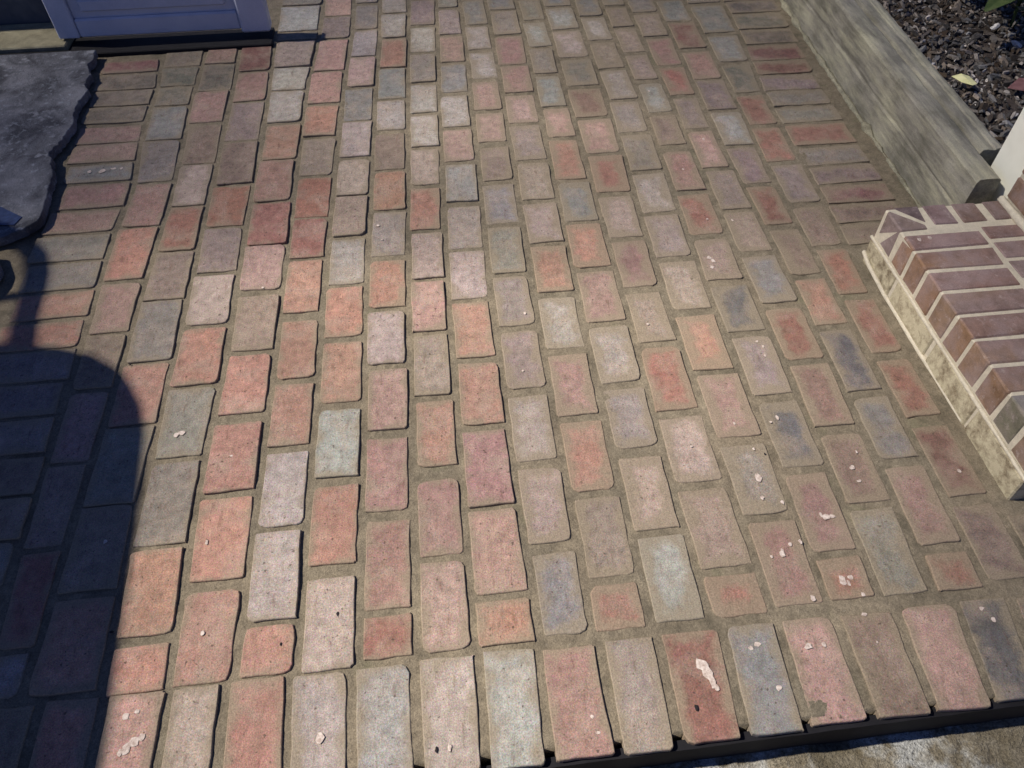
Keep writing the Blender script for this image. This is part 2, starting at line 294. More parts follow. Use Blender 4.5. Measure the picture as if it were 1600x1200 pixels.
[[0.1187,2.2916,0.2085,2.2916,0.2104,2.4696,0.1218,2.4696],"p",0.58,"b"],
[[0.3346,2.1063,0.4218,2.1063,0.4224,2.2686,0.338,2.2686],"p",0.71,"b"],
[[0.7772,2.1047,0.8565,2.1047,0.8607,2.2844,0.7792,2.2844],"v",0.64,"b"],
[[0.227,2.3833,0.3232,2.3833,0.3262,2.5572,0.2278,2.5572],"p",0.54,"b"],
[[0.3384,2.287,0.4224,2.287,0.4248,2.4783,0.3418,2.4783],"B",0.61,"b"],
[[1.0048,2.9629,1.1348,2.9629,1.1348,3.1662,1.0048,3.1662],"g",0.45,"b"],
[[-0.3056,2.4851,-0.2142,2.4851,-0.2084,2.6794,-0.2968,2.6794],"P",0.14,"b"],
[[1.1397,2.7328,1.3367,2.7328,1.3367,2.8486,1.1482,2.8486],"m",0.55,"b"],
[[-0.0925,2.296,-0.0053,2.296,-0.0005,2.4692,-0.089,2.4692],"w",0.29,"b"],
[[1.131,2.6151,1.328,2.6151,1.328,2.7193,1.1387,2.7193],"m",0.55,"b"],
[[0.0146,2.4117,0.104,2.4117,0.1067,2.596,0.0206,2.596],"b",0.37,"b"],
[[-0.1937,2.6028,-0.1028,2.6028,-0.0979,2.8043,-0.1876,2.8043],"s",0.29,"b"],
[[0.6788,2.2096,0.7614,2.2096,0.7615,2.3868,0.681,2.3868],"B",0.77,"b"],
[[0.8845,2.6135,0.9858,2.6135,0.9882,2.8063,0.8871,2.8063],"R",0.61,"b"],
[[-0.0884,2.4905,0.0002,2.4905,0.0062,2.6771,-0.084,2.6771],"g",0.33,"b"],
[[1.1095,2.402,1.3065,2.402,1.3065,2.4862,1.1183,2.4862],"R",0.55,"b"],
[[0.7793,2.3054,0.8616,2.3054,0.8657,2.4835,0.7776,2.4835],"r",0.62,"b"],
[[0.7775,2.5021,0.866,2.5021,0.8686,2.6938,0.7756,2.6938],"k",0.56,"b"],
[[0.5694,2.5075,0.6628,2.5075,0.661,2.6892,0.5695,2.6892],"t",0.72,"b"],
[[0.1221,2.4883,0.2105,2.4883,0.2114,2.671,0.1249,2.671],"w",0.59,"b"],
[[-0.4067,3.0221,-0.3049,3.0221,-0.3049,3.2359,-0.4067,3.2359],"p",0.11,"b"],
[[0.2289,2.7954,0.3302,2.7954,0.3304,2.9806,0.229,2.9806],"l",0.62,"b"],
[[-0.9382,2.5611,-0.8246,2.5611,-0.8269,2.6808,-0.9522,2.6808],"m",0.25,"b"],
[[-1.1659,2.6709,-0.9696,2.6709,-0.9787,2.7491,-1.1659,2.7491],"R",0.35,"b"],
[[-0.8103,2.6998,-0.7041,2.6998,-0.7094,2.8527,-0.8112,2.8527],"k",0.33,"b"],
[[0.0212,2.6149,0.107,2.6149,0.1098,2.8037,0.0273,2.8037],"p",0.34,"b"],
[[-0.296,2.6967,-0.2079,2.6967,-0.2028,2.8865,-0.2879,2.8865],"w",0.08,"b"],
[[-0.0834,2.7005,0.007,2.7005,0.0128,2.8815,-0.0791,2.8815],"w",0.29,"b"],
[[-0.936,2.4377,-0.8256,2.4377,-0.8243,2.5502,-0.9376,2.5502],"m",0.37,"b"],
[[0.229,2.9989,0.3304,2.9989,0.3304,3.2018,0.229,3.2018],"b",0.55,"b"],
[[0.4467,2.8104,0.5526,2.8104,0.5526,2.9816,0.4467,2.9816],"B",0.67,"b"],
[[-0.0785,2.9072,0.0137,2.9072,0.0201,3.1062,-0.0737,3.1062],"v",0.24,"b"],
[[-0.1858,3.0196,-0.0928,3.0196,-0.0904,3.2283,-0.1858,3.2283],"w",0.16,"b"],
[[0.3422,2.4983,0.4251,2.4983,0.4278,2.6688,0.3451,2.6688],"g",0.61,"b"],
[[-0.4096,2.8382,-0.3066,2.8382,-0.3049,3.0028,-0.4067,3.0028],"v",0.06,"b"],
[[-0.2879,3.1189,-0.2028,3.1189,-0.2028,3.3611,-0.2879,3.3611],"w",0.24,"b"],
[[1.1489,2.8586,1.3459,2.8586,1.3459,2.9526,1.1513,2.9526],"m",0.55,"b"],
[[0.6807,2.4169,0.7613,2.4169,0.7597,2.5821,0.679,2.5821],"t",0.6,"b"],
[[-0.0734,3.1289,0.0201,3.1289,0.0201,3.3483,-0.0734,3.3483],"g",0.24,"b"],
[[-0.1872,2.8186,-0.0976,2.8186,-0.0933,2.9986,-0.1858,2.9986],"w",0.18,"b"],
[[0.7754,2.7184,0.8689,2.7184,0.8712,2.8889,0.7738,2.8889],"t",0.69,"b"],
[[0.3454,2.6902,0.4281,2.6902,0.4297,2.8772,0.3474,2.8772],"B",0.72,"b"],
[[0.5695,2.7127,0.6607,2.7127,0.659,2.8871,0.5696,2.8871],"w",0.82,"b"],
[[0.7736,2.915,0.8713,2.915,0.8713,3.1014,0.7736,3.1014],"g",0.54,"b"],
[[1.1513,2.9626,1.3483,2.9626,1.3483,3.0566,1.1513,3.0566],"n",0.55,"b"],
[[0.8874,2.8271,0.9882,2.8271,0.9878,2.9959,0.8883,2.9959],"b",0.47,"b"],
[[0.1272,2.8894,0.212,2.8894,0.212,3.0877,0.1272,3.0877],"b",0.59,"b"],
[[0.1252,2.6961,0.2115,2.6961,0.212,2.8673,0.1272,2.8673],"w",0.41,"b"],
[[-0.2879,2.9005,-0.2028,2.9005,-0.2028,3.0924,-0.2879,3.0924],"g",0.13,"b"],
[[0.6788,2.6099,0.7594,2.6099,0.7578,2.7864,0.677,2.7864],"t",0.61,"b"],
[[0.8883,3.0178,0.9878,3.0178,0.9878,3.2074,0.8883,3.2074],"g",0.49,"b"],
[[0.0278,2.8194,0.1101,2.8194,0.1102,3.0165,0.0342,3.0165],"l",0.21,"b"],
[[-0.4067,3.2479,-0.3049,3.2479,-0.3049,3.4389,-0.4067,3.4389],"t",0.03,"b"],
[[0.1272,3.1062,0.212,3.1062,0.212,3.3244,0.1272,3.3244],"g",0.59,"b"],
[[1.1513,3.0666,1.3483,3.0666,1.3483,3.1606,1.1513,3.1606],"R",0.55,"b"],
[[0.5696,2.9068,0.6589,2.9068,0.6589,3.0917,0.5696,3.0917],"b",0.7,"b"],
[[0.4467,3.0008,0.5526,3.0008,0.5526,3.1638,0.4467,3.1638],"b",0.83,"b"],
[[0.7736,3.1134,0.8713,3.1134,0.8713,3.3044,0.7736,3.3044],"v",0.66,"b"],
[[0.3474,3.0864,0.4297,3.0864,0.4297,3.2977,0.3474,3.2977],"b",0.77,"b"],
[[-0.1858,3.2403,-0.0904,3.2403,-0.0904,3.4313,-0.1858,3.4313],"s",0.25,"b"],
[[0.6759,2.9823,0.7566,2.9823,0.7566,3.1856,0.6759,3.1856],"g",0.71,"b"],
[[0.5696,3.1037,0.6589,3.1037,0.6589,3.2947,0.5696,3.2947],"l",0.84,"b"],
[[0.3474,2.9004,0.4297,2.9004,0.4297,3.0671,0.3474,3.0671],"g",0.7,"b"],
[[0.6768,2.8058,0.7576,2.8058,0.7566,2.956,0.6759,2.956],"t",0.78,"b"],
[[0.0349,3.039,0.1102,3.039,0.1102,3.2149,0.0371,3.2149],"g",0.28,"b"],
[[-0.5679,2.8452,-0.4262,2.8452,-0.4237,2.9004,-0.5694,2.9004],"m",0.22,"b"],
[[-0.5726,3.4048,-0.4237,3.4048,-0.4237,3.5958,-0.5726,3.5958],"l",0.06,"b"],
[[-0.5726,3.6078,-0.4237,3.6078,-0.4237,3.7988,-0.5726,3.7988],"l",0.15,"b"],
[[-0.4067,3.4509,-0.3049,3.4509,-0.3049,3.6419,-0.4067,3.6419],"k",0.16,"b"],
[[-0.2879,3.3731,-0.2028,3.3731,-0.2028,3.5641,-0.2879,3.5641],"t",0.12,"b"],
[[-0.2879,3.5761,-0.2028,3.5761,-0.2028,3.7671,-0.2879,3.7671],"n",0.05,"b"],
[[-0.1858,3.4433,-0.0904,3.4433,-0.0904,3.6343,-0.1858,3.6343],"g",0.2,"b"],
[[-0.0734,3.3603,0.0201,3.3603,0.0201,3.5513,-0.0734,3.5513],"s",0.21,"b"],
[[-0.0734,3.5633,0.0201,3.5633,0.0201,3.7543,-0.0734,3.7543],"r",0.25,"b"],
[[0.0371,3.2269,0.1102,3.2269,0.1102,3.4179,0.0371,3.4179],"v",0.29,"b"],
[[0.0371,3.4299,0.1102,3.4299,0.1102,3.6209,0.0371,3.6209],"p",0.39,"b"],
[[0.1272,3.3364,0.212,3.3364,0.212,3.5274,0.1272,3.5274],"b",0.53,"b"],
[[0.1272,3.5394,0.212,3.5394,0.212,3.7304,0.1272,3.7304],"k",0.41,"b"],
[[0.229,3.2138,0.3304,3.2138,0.3304,3.4048,0.229,3.4048],"b",0.58,"b"],
[[0.229,3.4168,0.3304,3.4168,0.3304,3.6078,0.229,3.6078],"k",0.65,"b"],
[[0.3474,3.3097,0.4297,3.3097,0.4297,3.5007,0.3474,3.5007],"l",0.72,"b"],
[[0.3474,3.5127,0.4297,3.5127,0.4297,3.7037,0.3474,3.7037],"p",0.63,"b"],
[[0.4467,3.1758,0.5526,3.1758,0.5526,3.3668,0.4467,3.3668],"n",0.81,"b"],
[[0.4467,3.3788,0.5526,3.3788,0.5526,3.5698,0.4467,3.5698],"r",0.72,"b"],
[[0.4467,3.5818,0.5526,3.5818,0.5526,3.7728,0.4467,3.7728],"v",0.85,"b"],
[[0.5696,3.3067,0.6589,3.3067,0.6589,3.4977,0.5696,3.4977],"g",0.65,"b"],
[[0.5696,3.5097,0.6589,3.5097,0.6589,3.7007,0.5696,3.7007],"r",0.68,"b"],
[[0.6759,3.1976,0.7566,3.1976,0.7566,3.3886,0.6759,3.3886],"t",0.78,"b"],
[[0.6759,3.4006,0.7566,3.4006,0.7566,3.5916,0.6759,3.5916],"r",0.76,"b"],
[[0.6759,3.6036,0.7566,3.6036,0.7566,3.7946,0.6759,3.7946],"v",0.71,"b"],
[[0.7736,3.3164,0.8713,3.3164,0.8713,3.5074,0.7736,3.5074],"g",0.63,"b"],
[[0.7736,3.5194,0.8713,3.5194,0.8713,3.7104,0.7736,3.7104],"b",0.68,"b"],
[[0.8883,3.2194,0.9878,3.2194,0.9878,3.4104,0.8883,3.4104],"r",0.65,"b"],
[[0.8883,3.4224,0.9878,3.4224,0.9878,3.6134,0.8883,3.6134],"l",0.58,"b"],
[[1.0048,3.1782,1.1348,3.1782,1.1348,3.3692,1.0048,3.3692],"r",0.47,"b"],
[[1.0048,3.3812,1.1348,3.3812,1.1348,3.5722,1.0048,3.5722],"r",0.53,"b"],
[[1.0048,3.5842,1.1348,3.5842,1.1348,3.7752,1.0048,3.7752],"k",0.6,"b"],
[[-1.0879,0.4172,-0.888,0.4172,-0.8908,0.5112,-1.0879,0.5112],"s",0.35,"b"],
[[-1.0845,0.5212,-0.8911,0.5212,-0.8939,0.6152,-1.0845,0.6152],"b",0.35,"b"],
[[1.1513,3.1706,1.3483,3.1706,1.3483,3.2646,1.1513,3.2646],"m",0.55,"b"],
[[1.1513,3.2746,1.3483,3.2746,1.3483,3.3686,1.1513,3.3686],"R",0.55,"b"],
[[1.1513,3.3786,1.3483,3.3786,1.3483,3.4726,1.1513,3.4726],"v",0.55,"b"],
[[1.1513,3.4826,1.3483,3.4826,1.3483,3.5766,1.1513,3.5766],"g",0.55,"b"],
[[-1.5065,0.2945,-1.4175,0.2945,-1.4193,0.5031,-1.5083,0.5031],"b",0.4,"h"],
[[-1.3995,0.2956,-1.3105,0.2956,-1.3123,0.5019,-1.4013,0.5019],"t",0.4,"h"],
[[-1.2925,0.298,-1.2035,0.298,-1.2053,0.5036,-1.2943,0.5036],"s",0.4,"h"],
[[-1.1855,0.2976,-1.0965,0.2976,-1.0983,0.5018,-1.1873,0.5018],"t",0.4,"h"],
[[-1.0785,0.2997,-0.9895,0.2997,-0.9913,0.5016,-1.0803,0.5016],"r",0.4,"h"],
[[-0.9715,0.2999,-0.8825,0.2999,-0.8843,0.5004,-0.9733,0.5004],"r",0.4,"h"],
[[1.0748,0.3268,1.1638,0.3268,1.188,0.501,1.099,0.501],"b",0.4,"h"],
[[1.1818,0.3268,1.2708,0.3268,1.295,0.4984,1.206,0.4984],"v",0.4,"h"],
[[1.2888,0.3278,1.3778,0.3278,1.402,0.5032,1.313,0.5032],"v",0.4,"h"],
[[1.3958,0.3293,1.4848,0.3293,1.509,0.4963,1.42,0.4963],"t",0.4,"h"],
[[1.5028,0.3317,1.5918,0.3317,1.616,0.498,1.527,0.498],"s",0.4,"h"],
[[1.6098,0.3302,1.6988,0.3302,1.723,0.5013,1.634,0.5013],"v",0.4,"h"],
[[1.7168,0.3331,1.8058,0.3331,1.83,0.5032,1.741,0.5032],"p",0.4,"h"],
[[1.8238,0.3354,1.9128,0.3354,1.937,0.4987,1.848,0.4987],"k",0.4,"h"],
[[1.9308,0.337,2.0198,0.337,2.044,0.5031,1.955,0.5031],"r",0.4,"h"]]
FLECKS = [[0.7092, 2.3364, 0.0049], [0.8152, 2.0372, 0.0061], [0.7122, 1.889, 0.0036], [-0.1945, 1.7257, 0.0049], [-0.1839, 1.6639, 0.0036], [-0.4888, 1.507, 0.0036], [0.721, 1.6503, 0.0036], [0.7886, 1.637, 0.0049], [0.6827, 1.4922, 0.0073], [0.6894, 1.4786, 0.0073], [0.6792, 1.4543, 0.0061], [0.4663, 1.2689, 0.0036], [0.1704, 1.3399, 0.0049], [0.1437, 1.1526, 0.0036], [0.7139, 1.1831, 0.0036], [0.724, 1.1652, 0.0036], [0.7195, 1.1368, 0.0036], [0.61, 0.8786, 0.0036], [0.5977, 0.805, 0.0097], [0.5911, 0.7592, 0.0049], [0.4793, 0.8998, 0.0036], [0.5889, 0.9498, 0.0036], [0.6879, 0.9548, 0.0061], [0.6699, 0.9443, 0.0036], [0.8015, 0.8097, 0.0061], [0.8031, 0.776, 0.0049], [0.6279, 0.7445, 0.0049], [0.7035, 0.702, 0.0085], [0.7168, 0.702, 0.0061], [0.6949, 0.7073, 0.0049], [0.5901, 0.6335, 0.0073], [0.6114, 0.6506, 0.0049], [0.6332, 0.6538, 0.0049], [0.6855, 0.5655, 0.0097], [0.7013, 0.5703, 0.0061], [0.6944, 0.5593, 0.0049], [0.7121, 0.5355, 0.0049], [0.6167, 0.5384, 0.0061], [0.5765, 0.4517, 0.0073], [0.6047, 0.4509, 0.0049], [0.4866, 0.465, 0.0061], [0.473, 0.4595, 0.0049], [0.5003, 0.3868, 0.0061], [0.6992, 0.4981, 0.0049], [0.701, 0.4451, 0.0024], [0.9183, 0.4853, 0.0049], [0.9294, 0.4619, 0.0049], [1.0209, 0.7774, 0.0049], [1.106, 0.789, 0.0049], [-0.7256, 0.8032, 0.0049], [-0.5268, 0.7799, 0.0049], [-0.6188, 1.0574, 0.0085], [-0.6305, 1.0534, 0.0073], [-0.5036, 0.9834, 0.0036], [-0.6033, 0.4083, 0.0097], [-0.5927, 0.4171, 0.0097], [-0.5816, 0.4239, 0.0073], [-0.6126, 0.4033, 0.0061], [-0.6151, 0.4604, 0.0073], [-0.5974, 0.4668, 0.0049], [-0.5069, 0.5937, 0.0049], [-0.2859, 0.3907, 0.0085], [-0.0713, 0.3524, 0.0049], [0.3785, 0.4389, 0.0134], [0.3839, 0.4248, 0.0134], [0.3886, 0.4088, 0.0097], [0.3936, 0.3984, 0.0061], [-1.0198, 2.0765, 0.0109], [-1.0574, 2.0776, 0.0085], [-0.9882, 2.086, 0.0085], [-0.9651, 2.0834, 0.0061], [0.8262, 0.8463, 0.0036], [0.567, 0.6292, 0.0036], [0.1706, 0.3748, 0.0036], [0.1768, 0.3485, 0.0036]]
PITS = [[-0.0935, 0.3509, 0.004], [0.3498, 0.37, 0.005], [-0.2641, 0.6036, 0.004], [-0.364, 0.558, 0.003], [-0.7739, 1.2749, 0.004], [-0.672, 0.6142, 0.004], [0.6303, 0.863, 0.003]]
# ---------------------------------------------------------------- helpers
rnd = random.Random(11)

def srgb(r, g, b, k=1.0):
    def f(c):
        c /= 255.0
        return (c / 12.92 if c <= 0.04045 else ((c + 0.055) / 1.055) ** 2.4) * k
    return (f(r), f(g), f(b))

def obj(name, me, mat=None, parent=None, **props):
    o = bpy.data.objects.new(name, me)
    C.objects.link(o)
    if mat is not None:
        me.materials.append(mat)
    if parent is not None:
        o.parent = parent
    for k, v in props.items():
        o[k] = v
    return o

def empty(name, loc, label, cat, group=None, kind=None):
    o = bpy.data.objects.new(name, None)
    C.objects.link(o)
    o.location = loc
    o.empty_display_size = 0.05
    if label: o['label'] = label
    if cat: o['category'] = cat
    if group: o['group'] = group
    if kind: o['kind'] = kind
    bpy.context.view_layer.update()
    return o

def mesh(name, vs, fs):
    me = bpy.data.meshes.new(name)
    me.from_pydata([tuple(v) for v in vs], [], fs)
    me.update()
    return me

class NT:
    """small helper to write node trees"""
    def __init__(self, name):
        self.m = bpy.data.materials.new(name)
        self.m.use_nodes = True
        self.t = self.m.node_tree
        self.b = self.t.nodes['Principled BSDF']
        self.b.inputs['Roughness'].default_value = 0.85
        self.b.inputs['Specular IOR Level'].default_value = 0.3
        g = self.t.nodes.new('ShaderNodeNewGeometry')
        self.pos = g.outputs['Position']
    def n(self, typ, **kw):
        nd = self.t.nodes.new(typ)
        for k, v in kw.items():
            setattr(nd, k, v)
        return nd
    def set(self, sock, v):
        if hasattr(v, 'links') or isinstance(v, bpy.types.NodeSocket):
            self.t.links.new(v, sock)
        elif isinstance(v, tuple) and len(v) == 3 and sock.type == 'RGBA':
            sock.default_value = (*v, 1)
        else:
            sock.default_value = v
    def noise(self, scale, detail=2, rough=0.5, vec=None, dist=0.0, color=False):
        nd = self.n('ShaderNodeTexNoise')
        nd.inputs['Scale'].default_value = scale
        nd.inputs['Detail'].default_value = detail
        nd.inputs['Roughness'].default_value = rough
        nd.inputs['Distortion'].default_value = dist
        self.t.links.new(vec if vec is not None else self.pos, nd.inputs['Vector'])
        return nd.outputs['Color' if color else 'Fac']
    def math(self, op, a, b=0.0, c=0.0, clamp=False):
        nd = self.n('ShaderNodeMath', operation=op, use_clamp=clamp)
        for s, v in zip(nd.inputs, (a, b, c)):
            self.set(s, v)
        return nd.outputs[0]
    def map(self, v, a, b, c=0.0, d=1.0):
        nd = self.n('ShaderNodeMapRange')
        for s, x in zip(nd.inputs, (v, a, b, c, d)):
            self.set(s, x)
        return nd.outputs[0]
    def mix(self, f, a, b, mode='MIX'):
        nd = self.n('ShaderNodeMix', data_type='RGBA', blend_type=mode)
        self.set(nd.inputs[0], f); self.set(nd.inputs[6], a); self.set(nd.inputs[7], b)
        return nd.outputs[2]
    def mul(self, col, val):
        nd = self.n('ShaderNodeVectorMath', operation='SCALE')
        self.set(nd.inputs[0], col); self.set(nd.inputs['Scale'], val)
        return nd.outputs[0]
    def stretch(self, sx, sy, sz):
        nd = self.n('ShaderNodeMapping')
        nd.inputs['Scale'].default_value = (sx, sy, sz)
        self.t.links.new(self.pos, nd.inputs['Vector'])
        return nd.outputs[0]
    def attr(self, name):
        return self.n('ShaderNodeAttribute', attribute_name=name, attribute_type='GEOMETRY')
    def bump(self, h, strength=0.5, dist=0.002, prev=None):
        nd = self.n('ShaderNodeBump')
        nd.inputs['Strength'].default_value = strength
        nd.inputs['Distance'].default_value = dist
        self.set(nd.inputs['Height'], h)
        if prev is not None:
            self.t.links.new(prev, nd.inputs['Normal'])
        return nd.outputs[0]
    def done(self, col, normal=None, rough=None):
        self.set(self.b.inputs['Base Color'], col)
        if normal is not None:
            self.t.links.new(normal, self.b.inputs['Normal'])
        if rough is not None:
            self.set(self.b.inputs['Roughness'], rough)
        return self.m

K = 0.67                                    # printed tone -> albedo
MORTAR = srgb(157, 144, 122, K)

def mat_mortar(name='mortar', base=MORTAR, k=1.0):
    t = NT(name)
    big = t.noise(4, 3, 0.6); mid = t.noise(38, 4, 0.65); fine = t.noise(420, 3, 0.7); sp = t.noise(150, 2, 0.6)
    c = t.mix(t.map(big, 0.3, 0.7), tuple(x * k for x in base), tuple(x * y * k for x, y in zip(base, (0.82, 0.86, 0.88))))
    c = t.mul(c, t.map(mid, 0.25, 0.75, 0.70, 1.22))
    c = t.mul(c, t.map(fine, 0.25, 0.75, 0.60, 1.38))
    c = t.mix(t.map(sp, 0.66, 0.74, 0, 0.35), c, srgb(190, 182, 165, K))
    wide = t.noise(3.2, 5, 0.62, dist=0.3); c = t.mul(c, t.map(wide, 0.35, 0.65, 0.80, 1.10))
    st = t.noise(11, 5, 0.7); c = t.mix(t.map(st, 0.52, 0.68, 0, 0.6), c, srgb(96, 90, 74, K))
    st2 = t.noise(7.3, 4, 0.6); c = t.mix(t.map(st2, 0.60, 0.72, 0, 0.3), c, srgb(120, 128, 92, K))
    gr = t.noise(190, 4, 0.8)
    c = t.mul(c, t.map(gr, 0.3, 0.7, 0.70, 1.25))
    nb = t.bump(mid, 0.7, 0.005); nb = t.bump(gr, 0.7, 0.003, nb); nb = t.bump(fine, 0.6, 0.0012, nb)
    return t.done(c, nb)

def mat_brick():
    t = NT('fired_brick')
    tone = t.attr('tone'); span = t.attr('span'); sm = t.attr('smear')
    sep = t.n('ShaderNodeSeparateColor'); t.t.links.new(span.outputs['Color'], sep.inputs[0])
    e = t.math('MINIMUM', sep.outputs[0], sep.outputs[1])
    e2 = t.math('MINIMUM', t.math('MULTIPLY', sep.outputs[2], 0.9), t.math('MULTIPLY', span.outputs['Alpha'], 0.9))
    e = t.math('SMOOTH_MIN', e, e2, 0.012)
    # colour of the fired clay
    big = t.noise(13, 3, 0.6, dist=0.4); mid = t.noise(45, 4, 0.65, dist=0.3); fine = t.noise(650, 2, 0.7)
    grain = t.noise(330, 2, 0.6); streak = t.noise(90, 3, 0.6, vec=t.stretch(1, 0.25, 1))
    c = t.mul(tone.outputs['Color'], t.map(mid, 0.30, 0.70, 0.72, 1.26))
    c = t.mix(t.map(big, 0.48, 0.70, 0, 0.50), c, srgb(186, 168, 152, K))         # pale bloom
    c = t.mix(t.map(streak, 0.58, 0.74, 0, 0.50), c, srgb(108, 76, 62, K))          # burnt streaks
    c = t.mul(c, t.map(grain, 0.3, 0.7, 0.78, 1.22))
    c = t.mul(c, t.map(fine, 0.3, 0.7, 0.74, 1.26))
    hue = t.noise(500, 1, 0.5, color=True)
    hs = t.n('ShaderNodeVectorMath', operation='MULTIPLY'); t.set(hs.inputs[0], c); t.set(hs.inputs[1], t.mix(0.45, (1.0, 1.0, 1.0), t.mul(hue, 2.0))); c = hs.outputs[0]
    pit = t.noise(120, 1, 0.5)
    c = t.mix(t.map(pit, 0.68, 0.74, 0, 0.7), c, srgb(70, 55, 48, K))
    wide = t.noise(3.2, 5, 0.62, dist=0.3)
    c = t.mul(c, t.map(wide, 0.35, 0.65, 0.82, 1.12))
    # mortar dragged over the arrises
    n1 = t.noise(17, 3, 0.6); n2 = t.noise(70, 4, 0.65); n3 = t.noise(330, 3, 0.7)
    lim = t.math('MULTIPLY', sm.outputs['Fac'], 0.030)
    lim = t.math('ADD', lim, t.map(n1, 0.3, 0.7, -0.013, 0.013))
    lim = t.math('ADD', lim, t.map(n2, 0.25, 0.75, -0.005, 0.005))
    d = t.math('SUBTRACT', lim, e)
    mask = t.map(t.math('ADD', d, t.map(n3, 0.3, 0.7, -0.002, 0.002)), -0.010, 0.009)
    film = t.math('MULTIPLY', t.map(n1, 0.35, 0.75, 0.05, 0.55), t.math('ADD', sm.outputs['Fac'], 0.15))
    m2 = t.math('MAXIMUM', t.math('MULTIPLY', mask, 0.78), t.math('MULTIPLY', film, 0.75))
    mor = t.mul(t.mix(0.0, MORTAR, MORTAR), t.map(n3, 0.25, 0.75, 0.62, 1.36))
    c = t.mix(m2, c, mor)
    h = t.math('ADD', t.math('MULTIPLY', mid, 0.5), t.math('MULTIPLY', streak, 0.4))
    nb = t.bump(h, 0.55, 0.004); nb = t.bump(grain, 0.5, 0.0012, nb)
    nb = t.bump(mask, 0.35, 0.0015, nb)
    return t.done(c, nb)

MB = mat_brick()
MM = mat_mortar()

TONES = dict(s=(188, 136, 116), o=(192, 136, 112), r=(168, 112, 98), R=(142, 98, 92), p=(184, 146, 134), P=(190, 156, 148),
             k=(172, 126, 116), l=(162, 146, 141), L=(184, 168, 160), g=(147, 141, 129), b=(140, 141, 140), B=(166, 168, 163),
             w=(178, 168, 160), t=(164, 142, 126), T=(186, 161, 148), n=(146, 122, 108), d=(104, 104, 108), m=(126, 120, 108),
             v=(150, 130, 128), Y=(180, 164, 122))

def brick_geo(quad, code, smear, thick=0.05, vs=None, fs=None, at=None):
    """one worn brick: rounded outline, soft arris, its own tilt; appended to the lists"""
    P = [Vector((quad[i], quad[i + 1], 0)) for i in (0, 2, 4, 6)]
    cq = sum(P, Vector()) / 4; an = rnd.gauss(0, 0.008); sh = Vector((rnd.gauss(0, 0.0014), rnd.gauss(0, 0.001), 0))
    P = [cq + Matrix.Rotation(an, 3, 'Z') @ (p - cq) * rnd.uniform(0.99, 1.012) + sh for p in P]
    w = (P[1] - P[0]).length; l = (P[3] - P[0]).length
    rr = [min(0.3 * w, rnd.choice((0.002, 0.003, 0.004, 0.006, 0.014))) for _ in range(4)]
    out = []
    for i in range(4):
        a, b, c = P[i - 1], P[i], P[(i + 1) % 4]
        u = (a - b).normalized(); v = (c - b).normalized(); r = rr[i]
        out.append(b + u * r)
        out.append(b + (u + v) * r * 0.3)
        out.append(b + v * r)
        ln = (c - b).length
        k = 4 if ln > 0.13 else 2
        for j in range(1, k + 1):
            out.append(b + v * (ln * j / (k + 1)))
    jit = 0.0014
    out = [p + Vector((rnd.uniform(-jit, jit), rnd.uniform(-jit, jit), 0)) for p in out]
    cen = sum(P, Vector()) / 4
    X = P[0].x
    dz = rnd.uniform(-0.0012, 0.0012) + (rnd.choice((0, 0, 0.0015)) if smear < 0.35 else 0)
    tx, ty = rnd.uniform(-0.014, 0.014), rnd.uniform(-0.009, 0.009)
    def z(p, off): return dz + off + (p.x - cen.x) * tx + (p.y - cen.y) * ty
    n = len(out)
    base = len(vs)
    ins = 0.0024
    rings = []
    for off, f in ((-thick, 0.0), (-0.0022, 0.0), (-0.0006, 0.45), (0.0, 1.0)):
        ring = []
        for p in out:
            q = p + (cen - p).normalized() * ins * f if f else p
            vs.append((q.x, q.y, z(q, off))); ring.append(len(vs) - 1)
        rings.append(ring)
    for a, b in zip(rings, rings[1:]):
        for i in range(n):
            fs.append((a[i], a[(i + 1) % n], b[(i + 1) % n], b[i]))
    fs.append(tuple(rings[-1]))
    hdr = quad[1] < 0.4
    ex = (P[1] - P[0]).normalized(); ey = (P[3] - P[0]).normalized()
    k = rnd.uniform(0.90, 1.10)
    tc = [c + rnd.uniform(-4, 4) for c in TONES[code]]
    g_ = sum(tc) / 3
    tone = srgb(*[g_ + (c - g_) * (0.76 if code in 'srpPR' else 0.66) + 4 + d for c, d in zip(tc, (2, 0, -2))], K * k)
    for i in range(base, len(vs)):
        p = Vector((vs[i][0], vs[i][1], 0)) - P[0]
        u = p.dot(ex); v = p.dot(ey)
        at.append((tone, (max(u, 0), max(w - u, 0), max(v, 0) + (0.04 if hdr else 0), max(l - v, 0)), smear))

def put_attrs(me, at):
    for nm, ty in (('tone', 'FLOAT_COLOR'), ('span', 'FLOAT_COLOR'), ('smear', 'FLOAT')):
        me.attributes.new(nm, ty, 'POINT')
    a, b, s = me.attributes['tone'], me.attributes['span'], me.attributes['smear']
    a.data.foreach_set('color', [x for t in at for x in (*t[0], 1.0)])
    b.data.foreach_set('color', [x for t in at for x in t[1]])
    s.data.foreach_set('value', [t[2] for t in at])

